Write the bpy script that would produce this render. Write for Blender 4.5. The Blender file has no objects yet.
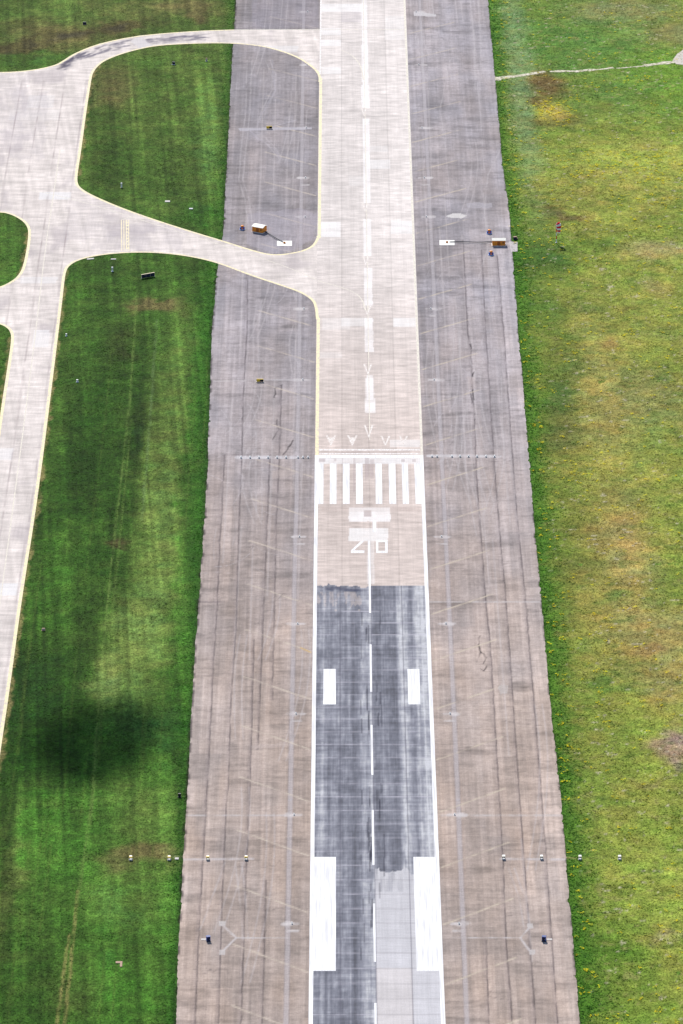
import bpy, math, random
import numpy as np
random.seed(7); rng = np.random.default_rng(11)
SC = bpy.context.scene
COL = SC.collection
R = math.radians

# ------------------------------------------------------------------ camera
PITCH, FPX, HCAM = R(22.5), 5340.0, 552.0
YAW = math.atan(5.5*math.cos(PITCH)/FPX)
cp, sp, cy_, sy_ = math.cos(PITCH), math.sin(PITCH), math.cos(YAW), math.sin(YAW)
cam = bpy.data.cameras.new('camera'); camo = bpy.data.objects.new('camera', cam); COL.objects.link(camo)
cam.sensor_fit = 'VERTICAL'; cam.sensor_height = 24; cam.lens = FPX/1024*24
cam.clip_start = 1; cam.clip_end = 60000
camo.location = (0, 0, HCAM); camo.rotation_euler = (math.pi/2-PITCH, 0, -YAW)
SC.camera = camo

def at(px, py):
    """surveyed ground point (metres) from a position read off the photograph"""
    x = (px-341.5)/FPX; y = -(py-512)/FPX
    f = cp + y*sp; d = -sp + y*cp          # forward, up
    k = HCAM/(-d)
    X, Y = x*k, f*k
    return (X*cy_+Y*sy_, -X*sy_+Y*cy_)
def atl(pts): return [at(*p) for p in pts]
def lin_px(p0, p1):
    a, b = at(*p0), at(*p1)
    k = (b[0]-a[0])/(b[1]-a[1])
    return lambda Y: a[0]+(np.asarray(Y, float)-a[1])*k
XL = lin_px((308.5, 1024), (320, 0)); XR = lin_px((445.5, 1024), (405.5, 0))
def rw(t, Y): return XL(Y)+(XR(Y)-XL(Y))*t
def Yof(py): return at(370, py)[1]

# ------------------------------------------------------------------ noise
def vnoise(X, Y, sx, sy, seed):
    x = np.asarray(X)/sx+seed*17.31+5000; y = np.asarray(Y)/sy+seed*9.77+5000
    xi = np.floor(x).astype(np.int64); yi = np.floor(y).astype(np.int64)
    fx = x-xi; fy = y-yi; fx = fx*fx*(3-2*fx); fy = fy*fy*(3-2*fy)
    def h(a, b):
        n = (a*374761393+b*668265263+seed*974711) & 0xffffffff
        n = ((n ^ (n >> 13))*1274126177) & 0xffffffff
        n = (n ^ (n >> 16)) & 0xffffff
        return n/float(0xffffff)
    return ((h(xi, yi)*(1-fx)+h(xi+1, yi)*fx)*(1-fy)+(h(xi, yi+1)*(1-fx)+h(xi+1, yi+1)*fx)*fy)*2-1
def fbm(X, Y, sx, sy, seed, o=4):
    s = 0; a = 1; t = 0
    for i in range(o):
        s = s+a*vnoise(X, Y, sx/2**i, sy/2**i, seed+i*31); t += a; a *= .55
    return s/t*1.6
def ss(a, b, x):
    t = np.clip((x-a)/(b-a), 0, 1); return t*t*(3-2*t)

GAIN = 1.75     # linear picture value of a flat white diffuse surface (checked with test renders)
def C(r, g, b):
    v = np.array([r, g, b])/255.
    v = np.where(v <= .04045, v/12.92, ((v+.055)/1.055)**2.4)
    return v/GAIN

def seg_dist(X, Y, a, b):
    ax, ay = a; bx, by = b
    dx, dy = bx-ax, by-ay; L = dx*dx+dy*dy+1e-9
    t = np.clip(((X-ax)*dx+(Y-ay)*dy)/L, 0, 1)
    return np.hypot(X-ax-t*dx, Y-ay-t*dy)
def inside(X, Y, P):
    r = np.zeros(X.shape, bool); n = len(P)
    for i in range(n):
        x0, y0 = P[i]; x1, y1 = P[(i+1) % n]
        if y0 == y1: continue
        c = ((y0 > Y) != (y1 > Y)) & (X < (x1-x0)*(Y-y0)/(y1-y0)+x0)
        r ^= c
    return r

class Sheet:
    """height-ordered grid of real ground points with the colour of the material at each"""
    def __init__(s, X, Y, c): s.X, s.Y = X, Y; s.c = np.tile(np.asarray(c, float), X.shape+(1,)).reshape(X.shape+(3,)) if np.ndim(c) == 1 else c
    def rows(s, y0, y1):
        ys = s.Y[:, 0]; return slice(max(np.searchsorted(ys, y0)-1, 0), np.searchsorted(ys, y1)+1)
    def blend(s, r, m, c):
        m = m[..., None]; s.c[r] = s.c[r]*(1-m)+np.asarray(c)*m
    def mul(s, f): s.c *= f[..., None]
    def line(s, pts, w, c, al=1., res=.3, rough=0., seed=3, px=True, mulf=None):
        P = atl(pts) if px else pts
        for a, b in zip(P[:-1], P[1:]):
            r = s.rows(min(a[1], b[1])-w-res-rough-1, max(a[1], b[1])+w+res+rough+1)
            X, Y = s.X[r], s.Y[r]
            if X.size == 0: continue
            Xn = X+rough*fbm(X, Y, 2.5, 4, seed, 3) if rough else X
            d = seg_dist(Xn, Y, a, b)
            m = np.clip(.5+(w/2-d)/res, 0, 1)*al
            if rough: m = m*np.clip(.75+.7*fbm(X, Y, 2, 5, seed+5, 3), .1, 1)
            if mulf is None: s.blend(r, m, c)
            else: s.c[r] *= (1-m*(1-mulf))[..., None]
    def poly(s, pts, c, al=1., noise=0., px=True, seed=1, soft=0.):
        P = atl(pts) if px else pts
        ys = [p[1] for p in P]; r = s.rows(min(ys)-3, max(ys)+3)
        X, Y = s.X[r], s.Y[r]
        if X.size == 0: return
        jx = X+soft*fbm(X, Y, 3, 4, seed+9, 3); jy = Y+2*soft*fbm(X, Y, 3, 4, seed+19, 3)
        m = inside(jx, jy, P).astype(float)*al
        if noise: m = m*np.clip(1-noise+noise*(.5+.9*fbm(X, Y, 3, 5, seed, 4)), 0, 1)
        s.blend(r, m, c)

def axis(a, b, st, outer):
    return np.array(sorted([o for o in outer if o < a])+list(np.arange(a, b, st))+sorted([o for o in outer if o > b]))

# ------------------------------------------------------------------ object helpers
def tag(o, label=None, cat=None, group=None, kind=None):
    if label: o['label'] = label
    if cat: o['category'] = cat
    if group: o['group'] = group
    if kind: o['kind'] = kind
    return o
def link(name, me, parent=None):
    o = bpy.data.objects.new(name, me); COL.objects.link(o)
    if parent is not None: o.parent = parent
    return o
def grid_obj(name, X, Y, Z, col, mat, keep=None, parent=None):
    ny, nx = X.shape
    co = np.stack([X, Y, Z], -1).reshape(-1, 3).astype(np.float32)
    idx = np.arange(ny*nx).reshape(ny, nx)
    q = np.stack([idx[:-1, :-1], idx[:-1, 1:], idx[1:, 1:], idx[1:, :-1]], -1)
    q = q.reshape(-1, 4) if keep is None else q[keep]
    used = np.zeros(ny*nx, bool); used[q.ravel()] = True
    remap = np.cumsum(used)-1
    return raw_mesh(name, co[used], remap[q], col.reshape(-1, 3)[used], mat, parent)
def raw_mesh(name, co, faces, col, mat, parent=None, smooth=False):
    me = bpy.data.meshes.new(name)
    n = len(co); k = faces.shape[1]; nf = len(faces)
    me.vertices.add(n); me.vertices.foreach_set('co', np.ascontiguousarray(co, np.float32).ravel())
    me.loops.add(nf*k); me.loops.foreach_set('vertex_index', faces.astype(np.int32).ravel())
    me.polygons.add(nf); me.polygons.foreach_set('loop_start', np.arange(0, nf*k, k, dtype=np.int32))
    me.update(calc_edges=True); me.validate()
    if col is not None:
        a = me.attributes.new('albedo', 'FLOAT_COLOR', 'POINT')
        a.data.foreach_set('color', np.concatenate([np.clip(col, 0, .9), np.ones((n, 1))], 1).astype(np.float32).ravel())
    me.materials.append(mat)
    return link(name, me, parent)

class MB:
    def __init__(s): s.v = []; s.f = []
    def add(s, vs, fs):
        b = len(s.v); s.v += [tuple(map(float, v)) for v in vs]; s.f += [tuple(b+i for i in f) for f in fs]; return s
    def box(s, x0, x1, y0, y1, z0, z1, bev=0.):
        if bev <= 0:
            vs = [(x, y, z) for z in (z0, z1) for x, y in ((x0, y0), (x1, y0), (x1, y1), (x0, y1))]
            return s.add(vs, [(3, 2, 1, 0), (4, 5, 6, 7), (0, 1, 5, 4), (1, 2, 6, 5), (2, 3, 7, 6), (3, 0, 4, 7)])
        b = bev
        def ring(i, z): return [(x0+i+b, y0+i, z), (x1-i-b, y0+i, z), (x1-i, y0+i+b, z), (x1-i, y1-i-b, z), (x1-i-b, y1-i, z), (x0+i+b, y1-i, z), (x0+i, y1-i-b, z), (x0+i, y0+i+b, z)]
        rs = [ring(b, z0), ring(0, z0+b), ring(0, z1-b), ring(b, z1)]
        return s.rings(rs)
    def rings(s, rs, cap=True):
        n = len(rs[0]); vs = [p for r in rs for p in r]; fs = []
        for k in range(len(rs)-1):
            for i in range(n):
                j = (i+1) % n; fs.append((k*n+i, k*n+j, (k+1)*n+j, (k+1)*n+i))
        if cap: fs += [tuple(range(n-1, -1, -1)), tuple((len(rs)-1)*n+i for i in range(n))]
        return s.add(vs, fs)
    def lathe(s, prof, cx=0, cy=0, n=12):
        return s.rings([[(cx+r*math.cos(2*math.pi*i/n), cy+r*math.sin(2*math.pi*i/n), z) for i in range(n)] for r, z in prof])
    def tube(s, pts, r, n=8):
        rs = []
        for i, p in enumerate(pts):
            a = pts[max(i-1, 0)]; b = pts[min(i+1, len(pts)-1)]
            d = np.array(b, float)-np.array(a, float); d /= np.linalg.norm(d)+1e-9
            u = np.cross(d, (0, 0, 1)) if abs(d[2]) < .9 else np.cross(d, (1, 0, 0)); u /= np.linalg.norm(u); w = np.cross(u, d)
            rr = r[i] if isinstance(r, (list, tuple)) else r
            rs.append([tuple(np.array(p)+rr*(math.cos(2*math.pi*k/n)*u+math.sin(2*math.pi*k/n)*w)) for k in range(n)])
        return s.rings(rs)
    def build(s, name, mat, parent=None, loc=None, rz=0):
        me = bpy.data.meshes.new(name); me.from_pydata(s.v, [], s.f); me.update(); me.materials.append(mat)
        o = link(name, me, parent)
        if loc: o.location = loc; o.rotation_euler.z = rz
        return o
def empty(name, loc, rz=0):
    o = bpy.data.objects.new(name, None); COL.objects.link(o); o.location = loc; o.rotation_euler.z = rz; o.empty_display_size = .3; return o
def copy_tree(o, parent=None):
    c = o.copy(); COL.objects.link(c); c.parent = parent
    for ch in list(o.children): copy_tree(ch, c)
    return c

# ------------------------------------------------------------------ materials
def mat_new(name):
    m = bpy.data.materials.new(name); m.use_nodes = True; nt = m.node_tree
    b = nt.nodes['Principled BSDF']; return m, nt, b
def sheet_mat(name, scales, amp, rough=.92, bump=.3, bscale=1.5, spec=.15):
    """colour of the surface at each point times procedural grain at several sizes"""
    m, nt, b = mat_new(name); N = nt.nodes; Lk = nt.links
    at_ = N.new('ShaderNodeAttribute'); at_.attribute_name = 'albedo'
    tc = N.new('ShaderNodeNewGeometry'); cur = at_.outputs['Color']
    for (sx, sy), a in zip(scales, amp):
        mp = N.new('ShaderNodeMapping'); mp.inputs['Scale'].default_value = (1/sx, 1/sy, 1); Lk.new(tc.outputs['Position'], mp.inputs['Vector'])
        no = N.new('ShaderNodeTexNoise'); no.inputs['Scale'].default_value = 1; no.inputs['Detail'].default_value = 3; Lk.new(mp.outputs[0], no.inputs['Vector'])
        mr = N.new('ShaderNodeMapRange'); mr.inputs['From Min'].default_value = .25; mr.inputs['From Max'].default_value = .75
        mr.inputs['To Min'].default_value = 1-a; mr.inputs['To Max'].default_value = 1+a; Lk.new(no.outputs['Fac'], mr.inputs['Value'])
        vm = N.new('ShaderNodeVectorMath'); vm.operation = 'SCALE'; Lk.new(cur, vm.inputs[0]); Lk.new(mr.outputs[0], vm.inputs['Scale']); cur = vm.outputs[0]
    Lk.new(cur, b.inputs['Base Color'])
    b.inputs['Roughness'].default_value = rough; b.inputs['Specular IOR Level'].default_value = spec
    mp = N.new('ShaderNodeMapping'); mp.inputs['Scale'].default_value = (1/bscale,)*3; Lk.new(tc.outputs['Position'], mp.inputs['Vector'])
    no = N.new('ShaderNodeTexNoise'); no.inputs['Scale'].default_value = 1; no.inputs['Detail'].default_value = 4; Lk.new(mp.outputs[0], no.inputs['Vector'])
    bp = N.new('ShaderNodeBump'); bp.inputs['Strength'].default_value = bump; bp.inputs['Distance'].default_value = .3
    Lk.new(no.outputs['Fac'], bp.inputs['Height']); Lk.new(bp.outputs[0], b.inputs['Normal'])
    return m
def paint_mat(name, c, c2=None, wear=.35, rough=.7, scale=(.6, 2.), thr=.55, spec=.2):
    """paint worn by noise to a second colour"""
    m, nt, b = mat_new(name); N = nt.nodes; Lk = nt.links
    tc = N.new('ShaderNodeNewGeometry'); mp = N.new('ShaderNodeMapping'); mp.inputs['Scale'].default_value = (1/scale[0], 1/scale[1], 1)
    Lk.new(tc.outputs['Position'], mp.inputs['Vector'])
    no = N.new('ShaderNodeTexNoise'); no.inputs['Scale'].default_value = 1; no.inputs['Detail'].default_value = 5; Lk.new(mp.outputs[0], no.inputs['Vector'])
    mr = N.new('ShaderNodeMapRange'); mr.inputs['From Min'].default_value = thr-.12; mr.inputs['From Max'].default_value = thr+.15
    mr.inputs['To Max'].default_value = wear; Lk.new(no.outputs['Fac'], mr.inputs['Value'])
    mx = N.new('ShaderNodeMix'); mx.data_type = 'RGBA'; Lk.new(mr.outputs[0], mx.inputs['Factor'])
    mx.inputs['A'].default_value = (*c, 1); mx.inputs['B'].default_value = (*(c2 if c2 is not None else [v*.6 for v in c]), 1)
    Lk.new(mx.outputs['Result'], b.inputs['Base Color']); b.inputs['Roughness'].default_value = rough; b.inputs['Specular IOR Level'].default_value = spec
    return m

M_grass = sheet_mat('grass_ground', [(.42, .8), (1.6, 2.0), (.16, .3)], [.52, .24, .3], bump=.7, bscale=1.1, spec=.05)
M_tuft = sheet_mat('grass_blades', [(.5, .5)], [.25], rough=.8, bump=0, spec=.1)
_nt = M_tuft.node_tree; _b = _nt.nodes['Principled BSDF']; _tr = _nt.nodes.new('ShaderNodeBsdfTranslucent'); _mx = _nt.nodes.new('ShaderNodeMixShader'); _mx.inputs[0].default_value = .5
_nt.links.new(_b.inputs['Base Color'].links[0].from_socket, _tr.inputs['Color']); _nt.links.new(_b.outputs[0], _mx.inputs[1]); _nt.links.new(_tr.outputs[0], _mx.inputs[2])
_nt.links.new(_mx.outputs[0], _nt.nodes['Material Output'].inputs['Surface'])
M_tarmac = sheet_mat('old_tarmac', [(.35, .7), (2., .5), (.3, 9)], [.10, .10, .08], bump=.12)
M_conc = sheet_mat('runway_concrete', [(.3, .6), (5, .45), (.35, 14)], [.07, .09, .06], bump=.06)
M_taxi = sheet_mat('taxiway_concrete', [(.35, .6), (6, .6), (.5, 12)], [.07, .09, .06], bump=.06)
WHITE = (.69, .69, .69)
M_white = paint_mat('white_road_paint', WHITE, C(232, 230, 232), wear=.9, thr=.5, scale=(.5, 14.))
M_oldwhite = paint_mat('faded_white_paint', (.70, .68, .66), C(226, 213, 208), wear=.9, thr=.48, scale=(.5, 1.))
M_faded = paint_mat('worn_arrow_paint', (.62, .59, .56), C(232, 217, 207), wear=1., thr=.46, scale=(.4, .9))
M_yellow = paint_mat('yellow_edge_paint', (.66, .57, .33), C(225, 212, 200), wear=.9, thr=.55, scale=(.7, 1.5))
M_paleyellow = paint_mat('pale_yellow_paint', (.58, .54, .44), C(228, 216, 208), wear=.9, thr=.5, scale=(.5, 1.5))
M_orangeline = paint_mat('orange_paint', (.50, .34, .12), C(180, 160, 140), wear=.7)

# ------------------------------------------------------------------ outlines (traced, then metres)
LE_px = [(172, 1090), (176, 1024), (178.5, 950), (183.5, 850), (187, 800), (190, 740), (196, 640), (199, 600), (203, 540), (207.6, 470), (209, 420), (212, 330), (218, 265), (223, 235), (226, 180), (231, 80), (236, 0), (238, -30)]
RE_px = [(586, 1090), (580, 1024), (571, 920), (561, 800), (550, 700), (541.5, 600), (534, 520), (526, 420), (519, 340), (513, 262), (508, 200), (503, 170), (496, 90), (488, 0), (485.5, -30)]
LEw = sorted(atl(LE_px), key=lambda p: p[1]); REw = sorted(atl(RE_px), key=lambda p: p[1])
def edge(W, Y, seed, amp, notch=0):
    xs = [p[0] for p in W]; ys = [p[1] for p in W]
    Y = np.asarray(Y, float); e = np.interp(Y, ys, xs)
    lo, hi = Y < ys[0], Y > ys[-1]
    k0 = (xs[4]-xs[0])/(ys[4]-ys[0]); k1 = 0
    e = np.where(lo, xs[0]+(Y-ys[0])*k0*0.3, e)
    e = e+amp*fbm(0*Y, Y, 9, 7, seed, 4)
    if notch:
        e = e+notch*ss(.6, .85, vnoise(0*Y, Y, 5, 2.2, seed+77))
    return e
def XLE(Y): return edge(LEw, Y, 41, .15, .45)+.12*vnoise(0*np.asarray(Y, float), Y, 5, 1.2, 43)
def XRE(Y): return edge(REw, Y, 52, .14, -.3)+.1*vnoise(0*np.asarray(Y, float), Y, 5, 1.1, 44)

# ------------------------------------------------------------------ grass colour at any point
def wr(px, py, rx, ry):
    x, y = at(px, py); x1 = at(px+rx, py)[0]; y1 = at(px, py-ry)[1]
    return x, y, abs(x1-x), abs(y1-y)
PATCH_L = [
 # island between the taxiways
 (150,140,70,70,(70,102,34),.55),(112,85,22,18,(104,108,48),.55),(150,60,40,12,(72,108,42),.5),(150,185,40,20,(62,96,34),.5),(208,130,16,60,(84,122,56),.65),(120,165,20,20,(48,82,30),.5),(200,215,20,14,(40,92,30),.5),
 # far grass
 (60,36,60,14,(98,98,58),.5),(68,35,18,5,(98,72,52),.95),(118,26,20,6,(92,72,50),.85),(36,46,16,6,(86,74,50),.7),(200,14,10,9,(92,78,52),.6),(6,52,12,5,(84,66,48),.7),(155,22,18,5,(60,72,36),.5),(30,60,50,8,(62,104,40),.6),(160,8,60,9,(104,118,58),.45),(190,5,30,7,(110,104,66),.4),
 # long field
 (150,300,70,25,(64,104,34),.35),(160,303,22,6,(116,98,44),.8),(185,305,14,7,(92,98,40),.5),
 (100,330,50,30,(60,98,32),.4),(120,345,14,22,(52,66,30),.6),(90,420,32,60,(38,74,12),.55),(88,500,34,60,(32,64,12),.6),(52,440,12,90,(64,100,20),.5),(46,520,14,40,(34,70,16),.4),
 (141,430,8,50,(26,54,20),.7),(178,350,22,40,(80,118,48),.5),(172,430,22,70,(92,126,56),.62),(163,520,22,60,(96,128,60),.65),(160,600,26,50,(98,130,60),.6),(138,640,22,50,(104,136,66),.65),(105,675,15,26,(116,140,76),.55),(118,630,10,30,(98,126,60),.4),(192,450,8,200,(50,112,24),.4),
 (70,560,28,45,(64,112,20),.6),(45,600,16,30,(62,110,22),.5),(118,545,12,4,(78,62,44),.55),(100,590,18,50,(40,72,20),.5),(80,640,30,30,(46,76,22),.4),
 (30,690,38,60,(24,56,20),.62),(100,745,60,40,(40,84,30),.4),(42,755,44,60,(32,72,16),.5),(150,720,40,26,(36,76,34),.5),(170,760,25,30,(56,98,40),.3),  # first patch: broad cloud shading painted into the grass colour
 (50,840,50,40,(66,118,18),.55),(150,810,34,26,(88,124,48),.55),(150,856,32,11,(98,98,34),.85),(130,865,20,8,(90,100,36),.5),
 (110,900,26,22,(84,130,56),.55),(150,900,20,30,(84,124,54),.5),(60,920,26,26,(60,104,24),.4),(30,1000,40,30,(48,90,12),.5),(120,990,40,40,(54,108,22),.5),(160,950,14,60,(70,122,40),.5),(5,880,10,60,(96,118,52),.45),(100,950,20,20,(66,118,46),.4),(70,990,30,20,(74,96,30),.35)]
PATCH_R = [
 (540,40,60,45,(86,128,48),.5),(517,60,12,80,(126,148,92),.6),(530,150,13,60,(120,142,84),.55),(610,12,36,12,(146,138,86),.65),(665,35,30,9,(150,138,88),.6),(640,10,40,9,(128,132,78),.5),(600,40,60,25,(88,128,52),.5),(660,80,40,30,(98,146,40),.5),
 (548,88,17,13,(112,88,50),.85),(542,103,10,4,(92,66,48),.8),(560,122,22,6,(100,80,52),.75),(553,112,14,10,(176,162,36),.75),(610,110,50,24,(118,136,54),.45),(620,92,40,14,(98,132,52),.5),
 (630,160,64,18,(164,168,44),.7),(590,190,50,16,(152,148,58),.6),(650,190,50,20,(152,152,60),.5),(600,220,30,9,(158,160,50),.65),(553,214,14,7,(108,100,54),.8),(575,216,14,4,(112,84,54),.6),
 (655,252,36,10,(160,148,88),.7),(545,265,36,24,(54,100,38),.7),(600,245,20,8,(72,108,40),.5),(545,300,25,25,(92,118,46),.5),
 (600,290,60,26,(140,146,52),.5),(650,330,50,26,(142,144,66),.5),(655,285,20,8,(150,138,84),.5),(575,310,26,7,(76,102,40),.5),
 (600,400,32,70,(164,150,80),.6),(610,345,10,6,(158,118,62),.45),(565,360,16,32,(92,108,44),.5),(562,400,16,24,(80,104,44),.65),(560,440,22,30,(104,104,54),.6),(640,375,36,8,(96,116,50),.5),(650,400,36,28,(140,134,78),.5),(660,440,34,26,(124,138,66),.4),
 (575,470,36,16,(152,152,56),.6),(640,480,44,22,(150,150,66),.5),(610,510,50,22,(126,132,58),.5),(605,530,26,22,(160,138,72),.6),(630,560,30,50,(168,144,84),.65),(575,540,30,40,(114,122,48),.4),(580,565,20,14,(112,104,50),.4),
 (612,600,40,26,(156,142,72),.5),(660,600,22,40,(118,138,58),.5),(580,620,30,24,(134,128,58),.4),(615,597,18,6,(88,118,44),.5),(660,640,40,30,(168,140,90),.45),(620,660,50,26,(148,140,72),.4),(652,652,16,5,(150,112,70),.45),
 (616,686,20,5,(84,118,44),.6),(670,690,26,22,(158,140,84),.5),(590,740,40,30,(128,134,60),.4),(675,745,20,12,(156,128,108),.75),(640,780,16,4,(156,138,96),.6),(600,780,50,30,(120,134,46),.5),(650,800,40,16,(140,146,60),.5),
 (640,880,60,50,(142,156,32),.6),(600,840,40,30,(134,146,42),.5),(665,940,18,6,(162,150,96),.6),(600,960,46,50,(104,132,32),.6),(650,1000,40,30,(116,138,30),.5),(620,955,14,9,(70,112,28),.5),(600,1005,20,20,(74,114,30),.4)]
def grass_col(X, Y):
    sh = X.shape
    left = X < 0
    c = np.where(left[..., None], C(58, 98, 26), C(134, 146, 50))*np.ones(sh+(3,))
    # tone changes along the field
    py_far = ss(1500, 1760, Y)[..., None]
    c = np.where(left[..., None], c*(1-py_far)+C(76, 106, 38)*py_far, c*(1-py_far*.7)+C(112, 132, 56)*py_far*.7)
    wx = X+2.6*fbm(X, Y, 7, 7, 201, 4); wy = Y+6*fbm(X, Y, 8, 10, 202, 4)
    for L, msk in ((PATCH_L, left), (PATCH_R, ~left)):
        for (px, py, rx, ry, col, st) in L:
            st = min(1., st*1.3)
            x, y, ax, ay = wr(px, py, rx*.95, ry*.95)
            d = ((wx-x)/ax)**2+((wy-y)/ay)**2
            sel = (d < 5) & msk
            m = np.exp(-d[sel]**1.5*.55)*st
            c[sel] = c[sel]*(1-m[:, None])+C(*col)*m[:, None]
    # mowing passes and wheel tracks along the left fields
    n = fbm(X+.062*Y, Y, 1.1, 90, 60, 3); n2 = fbm(X+.045*Y, Y, 4.5, 140, 61, 2)
    c *= np.where(left, np.exp(.34*n+.2*n2), np.exp(.04*n))[..., None]
    # blotches
    b1 = fbm(X, Y, 12, 12, 70, 4); b2 = fbm(X, Y, 3.2, 3.6, 71, 4); b3 = fbm(X, Y, .9, 1.2, 72, 2)
    amp = np.where(left, 1., 1.)
    c *= 1.2*np.exp(.16*b1+np.where(left, .26, .2)*b2+np.where(left, .24, .17)*b3)[..., None]
    hue = fbm(X, Y, 5, 5, 75, 4)
    f = np.where(left, .2, .2)*hue
    c = np.where(left[..., None], c*np.array([1.22, 1.0, 1.0]), c*np.array([1.05, 1.06, 1.2])); c[..., 0] *= np.exp(f); c[..., 0] = np.minimum(c[..., 0], np.where(left, 1.12, 1.45)*c[..., 1]); c[..., 2] = np.maximum(c[..., 2], np.where(left, .3, .2)*c[..., 0]); c[..., 1] *= np.exp(f*.15); c[..., 2] *= np.exp(-f*.2)
    # straw and lush clumps on the right
    st = ss(.35, .9, fbm(X, Y, 2.0, 1.8, 80, 4))*(~left)*.55
    c = c*(1-st[..., None])+C(170, 164, 100)*st[..., None]
    st = ss(.3, .9, fbm(X, Y, 4.5, 3, 81, 4))*(~left)*.45
    c = c*(1-st[..., None])+C(78, 116, 40)*st[..., None]
    st = ss(.78, 1.0, fbm(X, Y, 1.6, 1.4, 83, 3))*(~left)*.7
    c = c*(1-st[..., None])+C(206, 196, 166)*st[..., None]
    st = ss(.6, .95, fbm(X, Y, 1.4, 1.2, 84, 3))*.5
    c = c*(1-st[..., None]*.6)
    bw = np.clip(X-XREs(Y), 0, 60)
    m = (np.exp(-(bw/(9+4*fbm(X*0, Y, 5, 25, 96, 3)))**2)*ss(Yof(760), Yof(640), Y)*ss(Yof(170), Yof(250), Y)*.5+np.exp(-(bw/6)**2)*ss(Yof(660), Yof(800), Y)*.55)*(~left)
    c = c*(1-m[..., None])+C(74, 106, 38)*m[..., None]
    # lush verge beside the tarmac
    dl = XLEs(Y)-X; dr = X-XREs(Y)
    w = 3.6+1.6*fbm(X*0, Y, 9, 20, 90, 3)
    w = w*.9+1.2*fbm(X, Y, 3, 4, 97, 3); m = np.where(left, ss(w*1.6, w*.1, np.abs(dl)) * .34, 0)*(np.abs(dl) < 9)
    c = c*(1-m[..., None])+C(38, 112, 22)*m[..., None]
    w2 = 3.9+2.6*fbm(X*0, Y, 9, 9, 91, 4)+1.5*fbm(X, Y, 2, 2, 93, 2)
    m = np.where(~left, ss(w2*1.9, w2*.1, dr), 0)*.68
    lush = (.5+.5*fbm(X, Y, 1.2, 1.6, 92, 3))[..., None]
    c = c*(1-m[..., None])+(C(40, 104, 22)*(1-lush)+C(84, 148, 36)*lush)*m[..., None]
    # dark soil at the turf edge, with the left edge's shadow line painted in
    m = (np.exp(-((dl-.2)/.42)**2)*left*(.35+.65*ss(-.2, .5, fbm(X, Y, 3, 5, 95, 3))))*.95
    c = c*(1-m[..., None])+C(34, 30, 24)*m[..., None]
    m = np.exp(-((dr-.0)/.3)**2)*(~left)*.6
    c = c*(1-m[..., None])+C(40, 54, 30)*m[..., None]
    return c
def XLEs(Y): return XLE(Y)
def XREs(Y): return XRE(Y)

BLp = [(64.5, 271), (61, 300), (50, 390), (36, 500), (20, 600), (8, 690), (0, 742), (-12, 830)]
DLp = [(-18, 560), (0, 425), (10, 360), (13, 338)]; CIp = [(21, 274), (24.5, 266), (28, 250), (30, 233)]; ISp = [(97, 65.5), (90, 80), (85, 112), (80, 150), (76, 175)]
# ------------------------------------------------------------------ ground: one sheet to the horizon
far = [-30000, -12000, -5000, -2000, -900, -400, -220, -160, 160, 220, 400, 900, 2000, 5000, 12000, 30000]
gx = axis(-128, 128, .42, far); gy = axis(1005, 1885, .85, [-20000, -6000, -2000, 0, 500, 800, 950, 1950, 2100, 2500, 3500, 6000, 12000, 40000])
GX, GY = np.meshgrid(gx, gy)
GZ = -.012+.05*np.clip(fbm(GX, GY, 6, 6, 5, 3), -1, 0)
gc = grass_col(GX, GY)
G = Sheet(GX, GY, gc)
TAN = C(164, 156, 92)
for E_ in (BLp, DLp, CIp, ISp):
    G.line(E_, 3.6, C(34, 74, 20), .5, 1.5, .8, 640)
    G.line(E_, 2.3, C(166, 150, 98), .75, .5, .7, 641)
LANE = [(137, 290), (131, 400), (113, 560), (101, 680), (92, 800), (80, 900), (66, 1020)]
for k in range(46):
    o = rng.uniform(-26, 26); a0 = rng.uniform(0, 5.2); a1 = a0+rng.uniform(.6, 2.6)
    us = np.linspace(a0, min(a1, 6), 10); xs_ = np.interp(us, range(7), [p[0] for p in LANE]); ys_ = np.interp(us, range(7), [p[1] for p in LANE])
    P = [(x+o, y) for x, y in atl(list(zip(xs_, ys_)))]
    if rng.random() < .6: G.line(P, .3, C(112, 136, 60), rng.uniform(.25, .5), .5, .12, 700+k, px=False)
    else: G.line(P, .8, C(24, 52, 12), rng.uniform(.2, .45), .8, .2, 700+k, px=False)
G.line([(77.6, 890), (74, 930), (65, 1024)], .55, TAN, .85, .5, .2); G.line([(69, 935), (57, 1024)], .55, TAN, .85, .5, .2)
G.line([(137, 290), (130, 400), (112, 560), (100, 680), (92, 800), (78, 900)], .45, C(124, 152, 74), .75, .5, .12, 8)
G.line([(131, 420), (118, 560), (104, 690), (87, 860)], .4, C(112, 140, 66), .6, .5, .12, 9)
G.line([(157, 320), (150, 420), (142, 520)], .5, C(120, 146, 92), .6, .6, .2, 10)
G.line([(163, 856), (190, 857)], .4, C(160, 160, 120), .8, .5, .25, 11)
G.line([(562, 857.5), (626, 857)], .5, C(196, 178, 120), .9, .5, .35, 12)
G.line([(52, 379.5), (120, 379.5), (212, 381)], .35, C(104, 126, 66), .5, .5, .2, 13)
G.line([(538, 212), (553, 220), (575, 215)], .35, C(50, 50, 34), .6, .5, .3, 14)
ground = grid_obj('ground', GX, GY, GZ, G.c, M_grass); tag(ground, kind='structure')

# ------------------------------------------------------------------ old wide tarmac
ty = axis(1008, 1880, .62, [200, 500, 800, 950, 2000, 2300, 2800, 3500])
tt = np.linspace(0, 1, 400)
le, re_ = XLE(ty), XRE(ty)
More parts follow.
